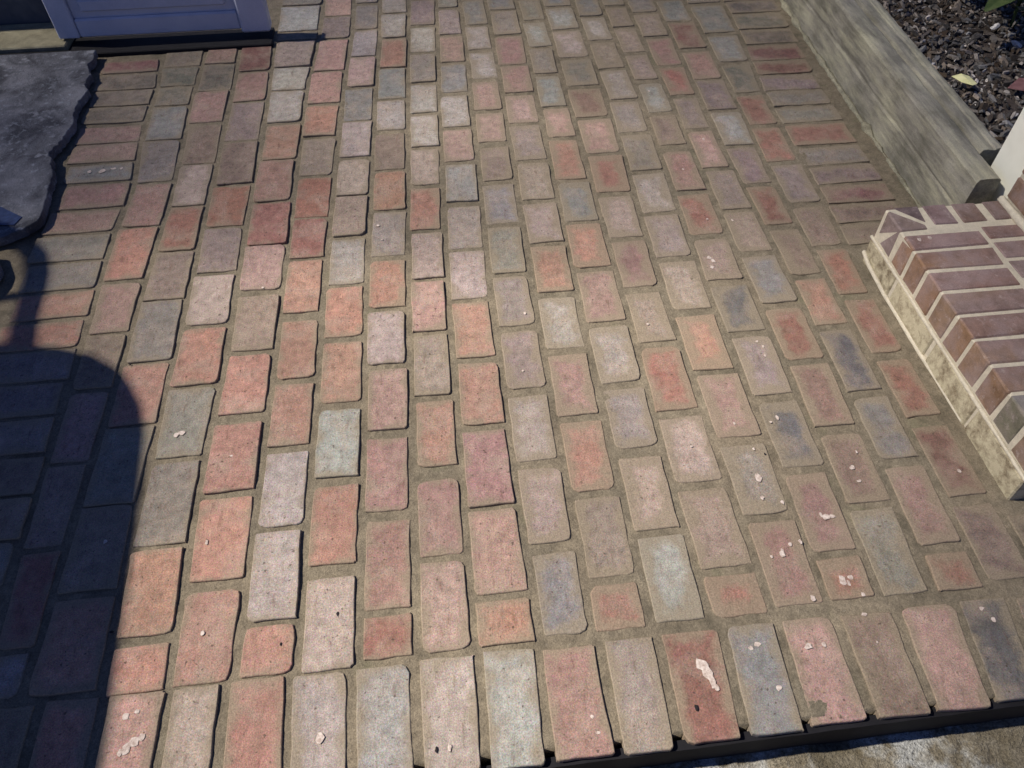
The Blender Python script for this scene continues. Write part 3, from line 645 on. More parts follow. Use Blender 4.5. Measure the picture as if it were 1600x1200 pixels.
# ---------------------------------------------------------------- ground around everything
def mat_ground():
    t = NT('rough_concrete')
    big = t.noise(6, 4, 0.65); mid = t.noise(30, 5, 0.7, dist=0.5); fine = t.noise(260, 3, 0.7); w = t.noise(14, 4, 0.6)
    c = t.mix(t.map(mid, 0.35, 0.65), srgb(116, 107, 88, K), srgb(152, 145, 128, K))
    c = t.mix(t.map(w, 0.50, 0.62), c, srgb(190, 192, 188, K))
    c = t.mix(t.map(big, 0.55, 0.7, 0, 0.7), c, srgb(92, 84, 62, K))
    sp = t.noise(120, 3, 0.7); c = t.mix(t.map(sp, 0.56, 0.64, 0, 0.6), c, srgb(66, 62, 50, K)); c = t.mul(c, t.map(fine, 0.25, 0.75, 0.5, 1.5))
    nb = t.bump(mid, 0.9, 0.012); nb = t.bump(fine, 0.8, 0.003, nb)
    return t.done(c, nb)
MG = mat_ground()
gv = []; gf = []
for a, b in ((-60, -60), (60, -60), (60, 60), (-60, 60)): gv.append((a, b, -0.13))
gf.append((0, 1, 2, 3))
obj('ground', mesh('ground', gv, gf), MG, kind='structure')

def grid(x0, x1, y0, y1, step, fz, name, mat, skirt=None, **kw):
    nx = int((x1 - x0) / step) + 1; ny = int((y1 - y0) / step) + 1
    vs = []
    for j in range(ny + 1):
        y = y0 + (y1 - y0) * j / ny
        for i in range(nx + 1):
            x = x0 + (x1 - x0) * i / nx
            vs.append((x, y, fz(x, y)))
    W = nx + 1
    fs = [(j * W + i, j * W + i + 1, (j + 1) * W + i + 1, (j + 1) * W + i) for j in range(ny) for i in range(nx)]
    if skirt is not None:
        loop = [i for i in range(W)] + [j * W + nx for j in range(1, ny + 1)] + [ny * W + i for i in range(nx - 1, -1, -1)] + [j * W for j in range(ny - 1, 0, -1)]
        b = len(vs)
        for i in loop: vs.append((vs[i][0], vs[i][1], skirt))
        n = len(loop)
        for i in range(n):
            j = (i + 1) % n
            fs.append((loop[j], loop[i], b + i, b + j))
    me = mesh(name, vs, fs)
    me.polygons.foreach_set('use_smooth', [True] * len(me.polygons))
    return obj(name, me, mat, **kw)

def nz(x, y, s, o=0.0): return noise.noise(Vector((x * s, y * s, o)))
# lower landing below the step edge
def zl(x, y):
    e = 0.5 * nz(x, y, 7, 3)
    return -0.098 + 0.008 * nz(x, y, 9) + 0.006 * nz(x, y, 30, 5) + 0.0035 * nz(x, y, 90, 2) + 0.002 * nz(x, y, 220, 2)
grid(-2.4, 2.6, -0.9, 0.335, 0.012, zl, 'lower_landing', MG, skirt=-0.128, kind='structure')

# ---------------------------------------------------------------- brick patio
def zm(x, y):
    t = min(1, max(0, (x + 0.45) / 0.75))
    base = -0.0044 * (1 - t) - 0.0032 * t
    if x < -1.22: base = -0.004
    return base + 0.0020 * nz(x, y, 8) + 0.0017 * nz(x, y, 30, 3) + 0.0009 * nz(x, y, 110, 7)
patio = grid(-1.95, 1.50, 0.334, 3.75, 0.0065, zm, 'brick_patio', MM, skirt=-0.125, kind='structure')
stuff_v, stuff_f, stuff_a = [], [], []
for i, (q, code, sm, kd) in enumerate(BRICKS):
    th = 0.03
    if i < 300:
        vs, fs, at = [], [], []
        brick_geo(q, code, sm, th, vs, fs, at)
        me = mesh('brick', vs, fs); put_attrs(me, at)
        obj('brick', me, MB, patio)
    else:
        brick_geo(q, code, sm, th, stuff_v, stuff_f, stuff_a)
me = mesh('brick_rest', stuff_v, stuff_f); put_attrs(me, stuff_a)
obj('brick_paving_rest', me, MB, patio, kind='stuff')

# white splashes and little dark pits
def blobs(lst, h, z0):
    vs, fs = [], []
    for x, y, r in lst:
        n = 9; b = len(vs)
        ax = rnd.uniform(0.7, 1.25); zo = rnd.uniform(0, 0.0006)
        for k, (f, zz) in enumerate(((1.0, 0.0), (0.72, h))):
            for i in range(n):
                a = 2 * math.pi * i / n
                rr = r * 0.86 * f * (1 + 0.6 * nz(math.cos(a) * 1.3 + x * 40, math.sin(a) * 1.3 + y * 40, 1.0))
                vs.append((x + rr * ax * math.cos(a), y + rr / ax * math.sin(a), z0 + zz + zo * 0.3))
        for i in range(n): fs.append((b + i, b + (i + 1) % n, b + n + (i + 1) % n, b + n + i))
        fs.append(tuple(b + n + i for i in range(n)))
    return vs, fs
t = NT('white_splash'); n_ = t.noise(200, 3); MW = t.done(t.mix(t.map(n_, 0.3, 0.7), srgb(230, 218, 208, 0.78), srgb(190, 170, 158, 0.68)), t.bump(n_, 0.5, 0.001))
t = NT('dark_pit'); MK = t.done(srgb(32, 28, 30))
v, f = blobs(FLECKS, 0.0001, 0.0018)
obj('paint_splash', mesh('paint_splash', v, f), MW, patio, kind='stuff')
v, f = blobs(PITS, 0.0006, 0.0016)
obj('dark_speck', mesh('dark_speck', v, f), MK, patio, kind='stuff')

t = NT('shade_black'); a = t.noise(30, 3); MBK = t.done(t.mix(t.map(a, 0.3, 0.7), (0.004, 0.004, 0.006), (0.008, 0.008, 0.011)), None, 0.8)  # near-black colour standing in for deep shade
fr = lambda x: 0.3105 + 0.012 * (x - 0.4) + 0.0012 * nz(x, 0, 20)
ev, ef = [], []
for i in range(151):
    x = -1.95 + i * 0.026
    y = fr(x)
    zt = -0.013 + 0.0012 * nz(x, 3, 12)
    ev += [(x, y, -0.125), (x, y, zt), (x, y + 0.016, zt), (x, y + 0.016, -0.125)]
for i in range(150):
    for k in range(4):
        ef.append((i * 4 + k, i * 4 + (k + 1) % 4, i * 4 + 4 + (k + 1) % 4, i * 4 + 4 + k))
obj('riser_shade_strip', mesh('riser_shade_strip', ev, ef), MBK, patio)  # dark strip added to paint the shade on the patio riser

# ---------------------------------------------------------------- mortar fillets at the wall foot
def bead(pts, r, name, mat, seg=6, amp=0.5, **kw):
    """irregular bead along a polyline"""
    P = []
    for a, b in zip(pts, pts[1:]):
        a = Vector(a); b = Vector(b); n = max(2, int((b - a).length / 0.01))
        for i in range(n): P.append(a.lerp(b, i / n))
    P.append(Vector(pts[-1]))
    vs, fs = [], []
    for i, p in enumerate(P):
        d = (P[min(i + 1, len(P) - 1)] - P[max(i - 1, 0)]).normalized()
        s = d.cross(Vector((0, 0, 1))).normalized()
        rr = r * (1 + amp * 2.2 * nz(p.x, p.y, 14, 2) + amp * nz(p.x, p.y, 60, 8))
        rr = max(rr, r * 0.15)
        for k in range(seg):
            a = 2 * math.pi * k / seg
            vs.append(p + s * math.cos(a) * rr + Vector((0, 0, 1)) * math.sin(a) * rr)
    n = len(P)
    for i in range(n - 1):
        for k in range(seg):
            fs.append((i * seg + k, i * seg + (k + 1) % seg, (i + 1) * seg + (k + 1) % seg, (i + 1) * seg + k))
    me = mesh(name, vs, fs)
    me.polygons.foreach_set('use_smooth', [True] * len(me.polygons))
    return obj(name, me, mat, **kw)

# ---------------------------------------------------------------- weathered edging beams on the right
def mat_beam():
    t = NT('weathered_timber')
    st = t.noise(60, 5, 0.7, vec=t.stretch(1, 0.12, 1), dist=0.2); big = t.noise(7, 4, 0.6, dist=0.2); fine = t.noise(350, 3, 0.7); bl = t.noise(26, 5, 0.7, vec=t.stretch(1, 0.16, 1), dist=0.1)
    c = t.mix(t.map(big, 0.35, 0.65), srgb(176, 172, 158, K), srgb(136, 133, 118, K))
    c = t.mul(c, t.map(st, 0.3, 0.7, 0.72, 1.2))
    c = t.mix(t.map(bl, 0.46, 0.66, 0, 0.75), c, srgb(200, 197, 170, K))
    c = t.mix(t.map(bl, 0.46, 0.30, 0, 0.45), c, srgb(84, 84, 66, K))
    c = t.mul(c, t.map(fine, 0.2, 0.8, 0.7, 1.3))
    nb = t.bump(st, 0.7, 0.005); nb = t.bump(bl, 0.6, 0.005, nb); nb = t.bump(fine, 0.4, 0.001, nb)
    return t.done(c, nb)
MT = mat_beam()
def beam(name, prof, xl, y0, y1, label, seed):
    n = 150
    vs, fs = [], []
    m = len(prof)
    for i in range(n + 1):
        y = y0 + (y1 - y0) * i / n
        for k, (dx, z) in enumerate(prof):
            ox = xl(y)
            s = 0.003 * nz(y * 9, k * 0.35 + seed, 1.0) + 0.0015 * nz(y * 40, k * 0.8 + seed, 1.0)
            zz = 0.003 * nz(y * 7, k * 0.3 + seed + 9, 1.0) + 0.0012 * nz(y * 45, k + seed, 1.0) if z > 0.02 else 0
            ye = y
            if i == 0: ye += 0.006 * nz(k * 1.7, seed, 1.0)
            vs.append((ox + dx + s, ye, z + zz))
    for i in range(n):
        for k in range(m):
            a = i * m + k; b = i * m + (k + 1) % m
            fs.append((a, a + m, b + m, b))
    fs.append(tuple(range(m))); fs.append(tuple(n * m + k for k in range(m - 1, -1, -1)))
    me = mesh(name, vs, fs)
    bm = bmesh.new(); bm.from_mesh(me); bmesh.ops.recalc_face_normals(bm, faces=bm.faces); bm.to_mesh(me); bm.free()
    o = obj(name, me, MT)
    o['label'] = label; o['category'] = 'edging beam'; o['group'] = 'weathered beams edging the planting bed'
    return o
xl1 = lambda y: 1.343 + (y - 1.5) * 0.026
beam('edging_beam', [(-0.004, -0.02), (-0.002, 0.03), (0, 0.078), (0.005, 0.083), (0.0055, 0.089), (0.0, 0.094), (-0.001, 0.135), (0.0, 0.18), (0.006, 0.189), (0.022, 0.191), (0.042, 0.190), (0.060, 0.188), (0.067, 0.183), (0.067, 0.10), (0.067, -0.02)],
     xl1, 1.497, 3.9, 'weathered grey beam with a long groove in its side, directly bordering the brick paving', 1.0)
beam('edging_beam', [(0.0715, -0.02), (0.0715, 0.10), (0.0715, 0.178), (0.078, 0.188), (0.09, 0.189), (0.108, 0.186), (0.112, 0.190), (0.125, 0.191), (0.137, 0.188), (0.142, 0.181), (0.142, 0.10), (0.142, -0.02)],
     lambda y: xl1(y) + (y - 1.5) * 0.012 * 0, 1.622, 3.9, 'weathered grey beam laid along the mulch bed, set back behind the grooved beam', 6.0)
fil = bead([(1.333, 1.49, -0.002), (1.348, 2.1, -0.002), (1.360, 2.55, -0.002), (1.378, 3.0, -0.002), (1.39, 3.6, -0.002)], 0.008, 'mortar_fillet',
           mat_mortar('pale_mortar', srgb(190, 184, 158, K)), amp=0.7, parent=patio)

# ---------------------------------------------------------------- planting bed
def mat_soil():
    t = NT('dark_soil'); a = t.noise(60, 5, 0.7); b = t.noise(300, 3, 0.7)
    c = t.mix(t.map(a, 0.35, 0.65), srgb(48, 42, 40), srgb(84, 76, 70)); c = t.mul(c, t.map(b, 0.2, 0.8, 0.6, 1.4))
    return t.done(c, t.bump(a, 1.0, 0.01))
def zs(x, y): return 0.135 + 0.012 * nz(x, y, 5) + 0.008 * nz(x, y, 18, 4) + 0.004 * nz(x, y, 60, 4)
soil = grid(1.488, 4.0, 1.61, 4.2, 0.03, zs, 'soil_bed', mat_soil(), skirt=-0.12, kind='structure')
def mat_chip():
    t = NT('bark_chip'); a = t.attr('tone'); n_ = t.noise(160, 4, 0.7, vec=t.stretch(1, 0.4, 1)); b = t.noise(500, 2, 0.7)
    c = t.mul(t.mul(a.outputs['Color'], t.map(n_, 0.25, 0.75, 0.6, 1.4)), t.map(b, 0.2, 0.8, 0.75, 1.25))
    return t.done(c, t.bump(n_, 0.6, 0.002))
vs, fs, tn = [], [], []
r2 = random.Random(5)
for i in range(17000):
    x = r2.uniform(1.50, 2.75); y = r2.uniform(1.63, 3.6)
    if i > 14500: x = r2.uniform(1.49, 4.0); y = r2.uniform(1.63, 4.2)
    l = r2.choice((0.004, 0.005, 0.007, 0.010, 0.016, 0.022)) * r2.uniform(0.7, 1.3); wd = l * r2.uniform(0.16, 0.5); th = 0.0015 + l * 0.12
    M = Matrix.Translation((x, y, zs(x, y) + r2.uniform(-0.001, 0.011))) @ Matrix.Rotation(r2.gauss(1.0, 0.7), 4, 'Z') @ Matrix.Rotation(r2.gauss(0, 0.45), 4, 'X') @ Matrix.Rotation(r2.gauss(0, 0.35), 4, 'Y')
    b = len(vs)
    p = [(-l, -wd * .5, 0), (-l * .3, -wd, 0), (l * .6, -wd * .8, 0), (l, 0, 0), (l * .5, wd, 0), (-l * .6, wd * .7, 0)]
    for zz, f in ((-th, 1.0), (th, 0.85)):
        for q in p:
            vs.append(M @ Vector((q[0] * f * r2.uniform(.85, 1.1), q[1] * f * r2.uniform(.85, 1.1), zz + 0.15 * th * r2.uniform(-1, 1))))
    fs.append(tuple(b + 6 + k for k in range(6)))
    for k in range(6): fs.append((b + k, b + (k + 1) % 6, b + 6 + (k + 1) % 6, b + 6 + k))
    g = r2.choice((50, 60, 72, 82, 94, 108, 126, 156)); w_ = r2.uniform(-1, 13)
    if r2.random() < 0.02: g = 215
    tn += [srgb(g + w_, g, g - w_, 0.75)] * 12
me = mesh('bark_mulch', vs, fs)
a = me.attributes.new('tone', 'FLOAT_COLOR', 'POINT'); a.data.foreach_set('color', [x for t_ in tn for x in (*t_, 1.0)])
o = obj('bark_mulch', me, mat_chip(), kind='stuff')
o['label'] = 'grey brown bark mulch covering the planting bed behind the beams'; o['category'] = 'mulch'

# ---------------------------------------------------------------- brick stoop
stoop = empty('brick_stoop', (1.24, 1.07, 0), 'low brick step with cream mortar joints and rowlock tread beside the patio', 'brick step')
def mat_stoop_brick():
    t = NT('stoop_brick'); tone = t.attr('tone')
    a = t.noise(34, 4, 0.65, dist=0.5); b = t.noise(480, 3, 0.7); s = t.noise(70, 4, 0.7, dist=0.2); g = t.noise(16, 3, 0.6)
    c = t.mul(tone.outputs['Color'], t.map(a, 0.3, 0.7, 0.82, 1.42))
    c = t.mix(t.map(g, 0.38, 0.66, 0.0, 0.55), c, srgb(182, 164, 162, K))
    c = t.mix(t.map(s, 0.57, 0.72, 0, 0.55), c, srgb(205, 190, 182, K))
    c = t.mul(c, t.map(b, 0.2, 0.8, 0.66, 1.34))
    nb = t.bump(a, 0.6, 0.004); nb = t.bump(b, 0.6, 0.001, nb)
    return t.done(c, nb)
def mat_cream(name, base, cover):
    t = NT(name); a = t.noise(60, 4, 0.65); b = t.noise(400, 3, 0.7)
    c = t.mul(t.mix(0.0, base, base), t.map(a, 0.25, 0.75, 0.8, 1.12)); c = t.mul(c, t.map(b, 0.2, 0.8, 0.8, 1.2))
    return t.done(c, t.bump(a, 0.7, 0.004))
MS = mat_stoop_brick()
MC = mat_cream('cream_mortar', srgb(222, 213, 190, 0.76), 0)
def mat_smeared():
    t = NT('smeared_brick'); tone = t.attr('tone'); a = t.noise(45, 5, 0.7, dist=0.2); b = t.noise(420, 3, 0.7); g = t.noise(14, 2, 0.5)
    m = t.map(t.math('ADD', t.math('MULTIPLY', a, 0.7), t.math('MULTIPLY', g, 0.3)), 0.34, 0.56)
    c = t.mix(m, t.mul(tone.outputs['Color'], 1.0), srgb(216, 206, 174, 0.70)); c = t.mul(c, t.map(b, 0.2, 0.8, 0.72, 1.28))
    return t.done(c, t.bump(a, 0.8, 0.004))
MSM = mat_smeared()
def prism(poly, z0, z1, name, mat, parent, tone=(120, 90, 78), bev=0.0038, jit=0.0020, tk=0.62):
    bm = bmesh.new()
    lo = [bm.verts.new((x + rnd.uniform(-jit, jit), y + rnd.uniform(-jit, jit), z0)) for x, y in poly]
    hi = [bm.verts.new((x + rnd.uniform(-jit, jit), y + rnd.uniform(-jit, jit), z1 + (rnd.uniform(-jit, jit) * 0.5 if len(poly) < 6 else 0))) for x, y in poly]
    n = len(poly)
    bm.faces.new(lo[::-1]); bm.faces.new(hi)
    for i in range(n): bm.faces.new((lo[i], lo[(i + 1) % n], hi[(i + 1) % n], hi[i]))
    bmesh.ops.recalc_face_normals(bm, faces=bm.faces)
    if bev: bmesh.ops.bevel(bm, geom=bm.edges[:], offset=bev, segments=1, affect='EDGES', profile=0.6)
    me = bpy.data.meshes.new(name); bm.to_mesh(me); bm.free()
    if tone:
        a = me.attributes.new('tone', 'FLOAT_COLOR', 'POINT')
        k = rnd.uniform(0.88, 1.12)
        c = (*srgb(*tone, tk * k), 1.0)
        cols = []
        for v_ in me.vertices:
            if name == 'rowlock_brick' and v_.co.x < X0 + 0.0026:
                cols += [*srgb(*[q + e for q, e in zip((154, 122, 96), (tone[0] - 148, tone[1] - 120, tone[2] - 110))], tk * k), 1.0]
            else:
                cols += list(c)
        a.data.foreach_set('color', cols)
    return obj(name, me, mat, parent)
def rect(x0, x1, y0, y1): return [(x0, y0), (x1, y0), (x1, y1), (x0, y1)]
def shift(o, p=stoop):
    o.matrix_parent_inverse = p.matrix_world.inverted()
    return o
X0 = 1.088
shift(prism(rect(X0 + 0.0022, 1.60, 0.702, 1.4445), -0.02, 0.1592, 'mortar_bed', MC, stoop, None, bev=0.004))
yj = [1.3455, 1.2830, 1.2135, 1.1435, 1.0690, 0.9965, 0.9230, 0.8490, 0.7760, 0.7060]
tones = [(150, 122, 114), (154, 124, 112), (150, 120, 110), (144, 122, 114), (148, 120, 108), (146, 122, 114), (150, 122, 110), (128, 128, 124), (150, 128, 118), (146, 120, 110)]
for i in range(9):
    y1, y0 = yj[i] - 0.0042, yj[i + 1] + 0.0042
    shift(prism(rect(X0, 1.279, y0, y1), 0.077, 0.1625, 'rowlock_brick', MS, stoop, tones[i]))
    d = 0.018
    shift(prism(rect(1.2905, 1.480, y0 + d, y1 + d - (0.006 if i == 0 else 0)), 0.085, 0.1622, 'rowlock_brick', MS, stoop, tones[(i * 3 + 2) % 10]))
for x0, x1, tc in ((1.181, 1.244, (146, 122, 120)), (1.256, 1.322, (134, 110, 98)), (1.337, 1.395, (124, 102, 92))):
    shift(prism(rect(x0, x1, 1.372, 1.4475), 0.085, 0.1620, 'tread_end_brick', MS, stoop, tc))
shift(prism([(1.108, 1.4470), (1.166, 1.385), (1.170, 1.4475)], 0.085, 0.1625, 'mitred_brick', MS, stoop, (112, 96, 96)))
shift(prism([(1.0885, 1.356), (1.158, 1.358), (1.160, 1.374), (1.094, 1.436), (1.0885, 1.432)], 0.077, 0.1622, 'mitred_brick', MS, stoop, (142, 124, 116)))
for y0, y1 in ((1.297, 1.446), (1.092, 1.287), (0.893, 1.081), (0.702, 0.884)):
    shift(prism(rect(X0 - 0.001, 1.18, y0, y1), -0.012, 0.0655, 'stretcher_brick', MSM, stoop, (128, 110, 84), bev=0.003))
shift(prism(rect(1.396, 2.1, 0.69, 1.441), 0.10, 0.352, 'mortar_bed', MC, stoop, None, bev=0.004))
for c_, (z0, z1) in enumerate(((0.178, 0.238), (0.249, 0.349))):
    ys = [1.443, 1.245, 1.040, 0.835, 0.695] if c_ == 0 else [1.443 - 0.0715 * k for k in range(11)]
    for a_, b_ in zip(ys, ys[1:]):
        shift(prism(rect(1.392, 1.56, b_ + 0.0055, a_ - 0.004), z0, z1, 'riser_brick', MS, stoop, (142, 112, 88)))
# pale mortar beads struck along the joints of the left face
bead([(X0 - 0.0005, 1.45, 0.071), (X0 - 0.0005, 0.70, 0.071)], 0.0048, 'mortar_joint', MC, amp=0.25, parent=stoop).matrix_parent_inverse = stoop.matrix_world.inverted()
bead([(1.388, 1.446, 0.167), (1.388, 0.70, 0.167)], 0.010, 'mortar_joint', MC, amp=0.2, parent=stoop).matrix_parent_inverse = stoop.matrix_world.inverted()
bead([(X0 - 0.003, 1.449, 0.02), (X0 - 0.006, 1.40, 0.012), (X0 - 0.001, 1.30, 0.0), (X0, 1.1, 0.0), (X0 + 0.004, 0.9, 0.0)], 0.006, 'mortar_foot', MC, amp=0.10, parent=stoop).matrix_parent_inverse = stoop.matrix_world.inverted()
v, f = blobs([(1.118, 1.322, 0.0065), (1.146, 1.325, 0.0065), (1.10, 0.80, 0.003)], 0.001, 0.1626)
o = obj('paint_splash', mesh('stoop_splash', v, f), MW, stoop, kind='stuff'); shift(o)

# ---------------------------------------------------------------- white post
t = NT('white_gloss_paint'); a = t.noise(30, 2); MP = t.done(t.mix(t.map(a, 0.3, 0.7), (0.84, 0.84, 0.72), (0.80, 0.80, 0.68)), None, 0.45)
post = empty('white_post', (1.50, 1.53, 0.0), 'bright white square post standing between the beams and the brick step', 'post')
shift(prism(rect(1.432, 1.572, 1.452, 1.583), -0.1, 1.25, 'post_shaft', MP, post, None, bev=0.004, jit=0), post)
shift(prism(rect(1.417, 1.587, 1.437, 1.598), 1.252, 1.285, 'post_cap', MP, post, None, bev=0.008, jit=0), post)

# ---------------------------------------------------------------- shade strips, sill, wall and panelled gate at the far left
t = NT('pale_stone'); a = t.noise(18, 4, 0.6); b = t.noise(300, 3, 0.7)
MST = t.done(t.mul(t.mix(t.map(a, 0.35, 0.65), srgb(176, 170, 142, K), srgb(140, 134, 110, K)), t.map(b, 0.2, 0.8, 0.75, 1.25)), t.bump(a, 0.5, 0.004))
o = prism(rect(-2.6, -1.31, 2.835, 3.03), -0.10, 0.027, 'door_sill', MST, None, None, bev=0.004, jit=0.002)
o['label'] = 'pale stone sill showing left of the pale blue gate'; o['category'] = 'sill'
t = NT('dark_wall_paint'); a = t.noise(25, 4); MWL = t.done(t.mix(t.map(a, 0.3, 0.7), srgb(88, 92, 98), srgb(70, 74, 82)), t.bump(a, 0.3, 0.003))
o = prism(rect(-2.6, -1.25, 3.045, 3.12), -0.10, 0.50, 'house_wall', MWL, None, None, bev=0.003, jit=0)
o['label'] = 'dark blue grey wall behind the pale sill at the left'; o['category'] = 'wall'
t = NT('pale_blue_paint'); a = t.noise(12, 3); b = t.noise(300, 2)
MD = t.done(t.mul(t.mix(t.map(a, 0.3, 0.7), (0.47, 0.50, 0.60), (0.40, 0.43, 0.54)), t.map(b, 0.2, 0.8, 0.92, 1.08)), None, 0.4)
gate = empty('panelled_gate', (-1.0, 2.9, 0.03), 'pale blue panelled gate leaf with square post at the top left', 'gate')
GH = 0.225
def gp(poly, z0, z1, nm, bev=0.004): return shift(prism(poly, z0, z1, nm, MD, gate, None, bev=bev, jit=0), gate)
gp(rect(-1.335, -1.262, 2.868, 2.908), 0.034, GH, 'stile')
gp(rect(-1.261, -0.690, 2.870, 2.906), 0.034, 0.100, 'bottom_rail', 0.006)
gp(rect(-1.261, -0.690, 2.870, 2.906), GH - 0.04, GH - 0.001, 'top_rail', 0.006)
gp(rect(-1.2605, -0.6905, 2.884, 2.896), 0.099, GH - 0.039, 'recessed_panel', 0.001)
gp(rect(-1.225, -0.725, 2.872, 2.890), 0.122, GH - 0.06, 'raised_field', 0.006)
gp(rect(-0.688, -0.585, 2.852, 2.912), 0.028, GH + 0.01, 'gate_post', 0.007)

o = prism(rect(-2.6, -0.58, 2.797, 2.832), -0.05, 0.012, 'sill_shade_strip', MBK, None, None, bev=0.003, jit=0)  # near-black strip painted in for the shade before sill and gate
o['label'] = 'near-black shade strip added in front of the sill and gate'; o['category'] = 'shading'
o = prism(rect(-1.307, -0.585, 2.834, 2.93), -0.05, 0.0095, 'gate_shade_sheet', MBK, None, None, bev=0.002, jit=0)  # near-black sheet standing in for the shaded gap under the gate
o['label'] = 'near-black sheet added for the shade beneath the pale blue gate'; o['category'] = 'shade sheet'

# ---------------------------------------------------------------- broken slab on the left
def mat_slab():
    t = NT('slab_concrete'); a = t.noise(9, 5, 0.65, dist=0.6); b = t.noise(45, 5, 0.7); c0 = t.noise(300, 3, 0.7); d = t.noise(20, 3, 0.6)
    c = t.mix(t.map(a, 0.35, 0.65), srgb(66, 68, 76, K), srgb(140, 142, 150, K))
    c = t.mix(t.map(b, 0.55, 0.70, 0, 0.8), c, srgb(165, 172, 182, K))
    c = t.mix(t.map(d, 0.62, 0.70, 0, 0.6), c, srgb(176, 180, 188, K))
    c = t.mul(c, t.map(c0, 0.2, 0.8, 0.7, 1.3))
    nb = t.bump(b, 0.8, 0.006); nb = t.bump(c0, 0.5, 0.001, nb)
    return t.done(c, nb, 0.6)
MSL = mat_slab()
slab = empty('broken_slab', (-1.4, 2.2, 0), 'broken blue grey concrete slab with ragged edge lying over the brick border', 'slab')
edge = [(-1.190, 2.785), (-1.188, 2.700), (-1.172, 2.60), (-1.160, 2.47), (-1.168, 2.40), (-1.150, 2.31), (-1.152, 2.243), (-1.166, 2.19), (-1.186, 2.155), (-1.158, 2.10), (-1.142, 2.04), (-1.128, 1.945), (-1.121, 1.88), (-1.118, 1.822), (-1.150, 1.785), (-1.200, 1.752), (-1.27, 1.735), (-1.40, 1.70)]
pts = []
for a_, b_ in zip(edge, edge[1:]):
    n = max(1, int(math.dist(a_, b_) / 0.012))
    for i in range(n):
        u = i / n; x = a_[0] + (b_[0] - a_[0]) * u; y = a_[1] + (b_[1] - a_[1]) * u
        pts.append((x + 0.010 * nz(x, y, 17) + 0.007 * nz(x, y, 60, 3) + 0.007 * nz(x, y, 160, 3), y + 0.005 * nz(x, y, 40, 9)))
pts += [(-1.75, 1.72), (-1.85, 2.2), (-1.83, 2.785)]
shift(prism(pts[::-1], 0.003, 0.030, 'slab_body', MSL, slab, None, bev=0.0018, jit=0.0015), slab)
t = NT('blue_paint'); a = t.noise(60, 4); MBL = t.done(t.mix(t.map(a, 0.3, 0.7), srgb(26, 40, 76, 0.9), srgb(48, 68, 108, 0.9)), t.bump(a, 0.4, 0.002), 0.5)
shift(prism([(-1.30, 1.925), (-1.235, 1.885), (-1.165, 1.835), (-1.180, 1.80), (-1.24, 1.805), (-1.30, 1.86)][::-1], 0.0312, 0.0325, 'paint_patch', MBL, slab, None, bev=0, jit=0.003), slab)
ch = empty('rubble_piece', (-1.22, 1.5, 0), 'blue and white painted rubble piece at the left frame edge', 'rubble')
shift(prism([(-1.28, 1.72), (-1.205, 1.70), (-1.165, 1.63), (-1.170, 1.585), (-1.185, 1.54), (-1.178, 1.49), (-1.205, 1.42), (-1.30, 1.36)][::-1], 0.0, 0.035, 'rubble_body', MSL, ch, None, bev=0.006, jit=0.003), ch)
shift(prism([(-1.26, 1.58), (-1.20, 1.575), (-1.188, 1.52), (-1.21, 1.46), (-1.26, 1.44)][::-1], 0.0353, 0.037, 'paint_patch', MBL, ch, None, bev=0, jit=0.004), ch)

# ---------------------------------------------------------------- leaves
def leaf_geo(l, wd, curl=0.25, n=6):
    vs, fs = [], []
    for i in range(n + 1):
        u = i / n; ww = wd * math.sin(math.pi * min(0.98, u * 0.93 + 0.04)) ** 0.8
        z = -curl * l * (u - 0.35) ** 2
        vs += [(u * l, -ww, z + 0.12 * ww), (u * l, 0, z - 0.10 * ww), (u * l, ww, z + 0.12 * ww)]
    for i in range(n):
        a = i * 3
        fs += [(a, a + 3, a + 4, a + 1), (a + 1, a + 4, a + 5, a + 2)]
    return mesh('leaf', vs, fs)
def mat_leaf(name, c1, c2):
    t = NT(name); a = t.noise(60, 3); c = t.mix(t.map(a, 0.3, 0.7), c1, c2)
    m = t.done(c, t.bump(a, 0.4, 0.002), 0.5)
    return m
ML = mat_leaf('green_leaf', (0.045, 0.075, 0.022), (0.085, 0.11, 0.04))
leaves = [mesh_ for mesh_ in (leaf_geo(0.12, 0.022), leaf_geo(0.15, 0.028, 0.5), leaf_geo(0.09, 0.017, 0.1))]
for m_ in leaves: m_.materials.append(ML)
def shrub(x, y, label, n, seed):
    r = random.Random(seed)
    e = empty('leafy_plant', (x, y, 0.14), label, 'plant', 'dark plants in the mulch bed')
    for s_ in range(4):
        tip = Vector((r.uniform(-0.10, 0.10), r.uniform(-0.10, 0.10), r.uniform(0.14, 0.26)))
        o = bead([(0, 0, -0.02), tuple(tip * 0.5 + Vector((0.01, 0, 0.02))), tuple(tip)], 0.003, 'stem', ML, seg=5, amp=0.1, parent=e)
        for k in range(n // 4):
            lf = bpy.data.objects.new('leaf', r.choice(leaves)); C.objects.link(lf); lf.parent = e
            lf.location = tip * r.uniform(0.35, 1.0); lf.rotation_euler = (r.uniform(-0.4, 0.4), r.uniform(-0.7, 0.5), r.uniform(0, 6.28))
            lf.scale = (r.uniform(0.7, 1.2),) * 3
shrub(1.93, 2.36, 'dark green leafy plant rooted in the mulch at the top corner, nearest the frame edge', 28, 3)
shrub(1.88, 2.56, 'dark broad leaved plant growing in the mulch, further back than its neighbour', 24, 8)
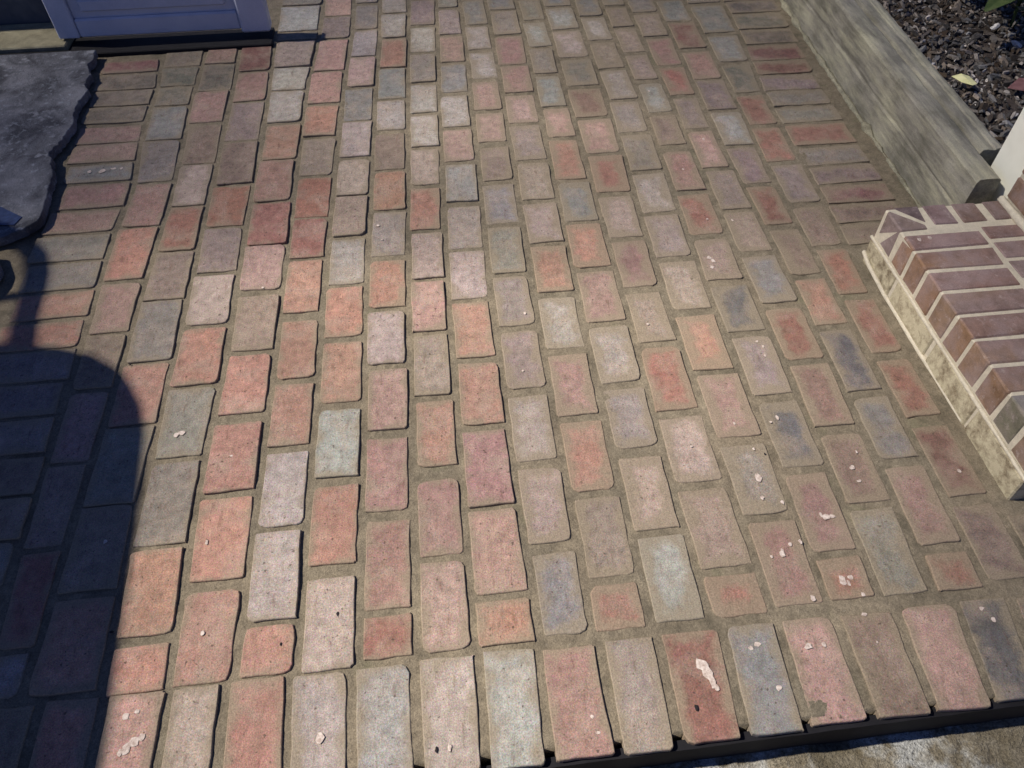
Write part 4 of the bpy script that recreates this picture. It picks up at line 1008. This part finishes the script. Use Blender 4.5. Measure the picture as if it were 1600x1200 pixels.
def flat_leaf(poly, name, mat, label, cat):
    vs = [Vector(p) for p in poly]; c = sum(vs, Vector()) / len(vs) + Vector((0, 0, 0.004))
    n = len(vs); lo = [v_ - Vector((0, 0, 0.0008)) for v_ in vs]
    V = vs + [c] + lo; F = [(i, (i + 1) % n, n) for i in range(n)] + [(i, n + 1 + i, n + 1 + (i + 1) % n, (i + 1) % n) for i in range(n)]
    o = obj(name, mesh(name, V, F), mat); o['label'] = label; o['category'] = cat
    return o
flat_leaf([(1.540, 2.022, 0.172), (1.566, 2.020, 0.180), (1.590, 2.014, 0.174), (1.598, 1.976, 0.170), (1.580, 1.968, 0.170), (1.556, 1.990, 0.170)], 'fallen_leaf',
          mat_leaf('yellow_leaf', (0.62, 0.62, 0.30), (0.70, 0.68, 0.38)), 'pale yellow green leaf lying against the rear beam', 'leaf')
flat_leaf([(1.68, 1.95, 0.165), (1.73, 1.985, 0.175), (1.80, 1.975, 0.172), (1.83, 1.93, 0.165), (1.75, 1.915, 0.165)], 'fallen_leaf',
          mat_leaf('red_leaf', (0.16, 0.075, 0.07), (0.24, 0.13, 0.12)), 'dull red dead leaf on the mulch beside the white post', 'leaf')

# ---------------------------------------------------------------- unseen shape just outside the frame: added, outlined to cast the shadow at left
t = NT('caster_dark'); MDM = t.done((0.03, 0.03, 0.035), None, 0.5)
tb = empty('shadow_caster', (-2.0, 0.5, 0), 'unseen dark round cornered shadow caster with a loop, left of the paving', 'caster')
HZ = 1.0
def off(x, y): return (x + 0.010 - HZ * 0.85, y + HZ * 0.15)
poly = [off(-0.635, -0.6), off(-0.640, 0.40), off(-0.658, 0.60), off(-0.682, 0.90), off(-0.704, 1.07), off(-0.728, 1.15), off(-0.765, 1.215), off(-0.80, 1.262), off(-0.87, 1.315), off(-0.95, 1.348), off(-1.05, 1.375), off(-1.3, 1.40), off(-1.6, 1.40), off(-1.6, -0.6)]
shift(prism(poly, HZ - 0.03, HZ, 'caster_top', MDM, tb, None, bev=0.004, jit=0), tb)
for x, y in ((-1.66, -0.35), (-2.38, -0.35), (-1.70, 1.25), (-2.38, 1.25)):
    shift(prism(rect(x - 0.02, x + 0.02, y - 0.02, y + 0.02), -0.13, HZ - 0.031, 'caster_leg', MDM, tb, None, bev=0.003, jit=0), tb)
hp = [(-1.040, 1.33), (-1.052, 1.40), (-1.062, 1.45), (-1.070, 1.525), (-1.08, 1.622), (-1.105, 1.70), (-1.16, 1.765), (-1.232, 1.80), (-1.36, 1.81)]
o = bead([(*off(x, y), HZ - 0.015) for x, y in hp], 0.029, 'caster_loop', MDM, seg=8, amp=0.03, parent=tb); shift(o, tb)
o = bead([(*off(-1.05, 1.555), HZ - 0.015), (*off(-1.30, 1.545), HZ - 0.015)], 0.016, 'caster_brace', MDM, seg=8, amp=0.03, parent=tb); shift(o, tb)

o = prism(rect(0.02, 1.30, 3.36, 3.44), -0.1, 0.95, 'added_shade_wall', MWL, None, None, bev=0.003, jit=0)  # unseen wall added to cast shade on the far paving
o['label'] = 'unseen low wall added to shade the far end of the brick paving'; o['category'] = 'wall'

# ---------------------------------------------------------------- unseen tree added far to the left: leaf density shaped to dim the yard's edges
tree = empty('added_shade_tree', (-21.5, 5.8, -0.13), 'unseen tree added far left to dim the edges of the yard', 'tree')
MBR = mat_leaf('added_tree_bark', (0.10, 0.08, 0.06), (0.16, 0.13, 0.10))
def added_tree_limb(pts, rs, nm):
    vs, fs = [], []
    for p, r_ in zip(pts, rs):
        for k in range(10):
            a = 2 * math.pi * k / 10
            vs.append((p[0] + r_ * math.cos(a), p[1] + r_ * math.sin(a), p[2]))
    for i in range(len(pts) - 1):
        for k in range(10):
            fs.append((i * 10 + k, i * 10 + (k + 1) % 10, i * 10 + 10 + (k + 1) % 10, i * 10 + 10 + k))
    return shift(obj(nm, mesh(nm, vs, fs), MBR, tree), tree)
added_tree_limb([(-21.5, 5.8, -0.2), (-21.6, 5.8, 8), (-21.4, 5.9, 16), (-21.5, 5.7, 23), (-21.5, 5.6, 27)], [0.45, 0.36, 0.27, 0.16, 0.05], 'added_tree_trunk')
r3 = random.Random(77)
for a_ in range(7):
    an = a_ * 0.9 - 2.6
    added_tree_limb([(-21.5, 5.8, 19 + a_ * 0.4), (-21.5 + 1.2 * math.cos(an), 5.8 + 1.2 * math.sin(an), 22.5), (-21.5 + 2.4 * math.cos(an), 5.8 + 2.4 * math.sin(an), 25)], [0.10, 0.06, 0.02], 'added_tree_limb')
vs, fs = [], []
def thin(x, y):  # leaf density grows outward, shaping the falloff of the light
    r_ = ((x - 0.08) / 1.22) ** 2 + ((y - 1.15) / 1.9) ** 2
    u = min(1.0, max(0.0, (r_ - 0.12) / 1.25))
    return u * u * (3 - 2 * u)
A = 0.0040
n_try = int(1.6 * 13.0 * 12.0 / A)
for i in range(n_try):
    x = r3.uniform(-6.5, 6.5); y = r3.uniform(-4.0, 8.0)
    if ((x) / 6.5) ** 2 + ((y - 2) / 6.0) ** 2 > 1 or r3.random() > thin(x, y): continue
    h_ = r3.uniform(23.5, 27.0)
    c0 = Vector((x - 0.85 * h_, y + 0.15 * h_, h_)); an = r3.uniform(0, 6.28); tl = r3.uniform(-0.5, 0.5)
    u = Vector((math.cos(an), math.sin(an), tl)) * 0.045; v = Vector((-math.sin(an), math.cos(an), -tl * 0.4)) * 0.030
    b = len(vs)
    vs += [c0 - u, c0 + v, c0 + u, c0 - v]; fs.append((b, b + 1, b + 2, b + 3))
o = obj('added_tree_crown', mesh('added_tree_crown', vs, fs), ML, tree, kind='stuff'); shift(o, tree)
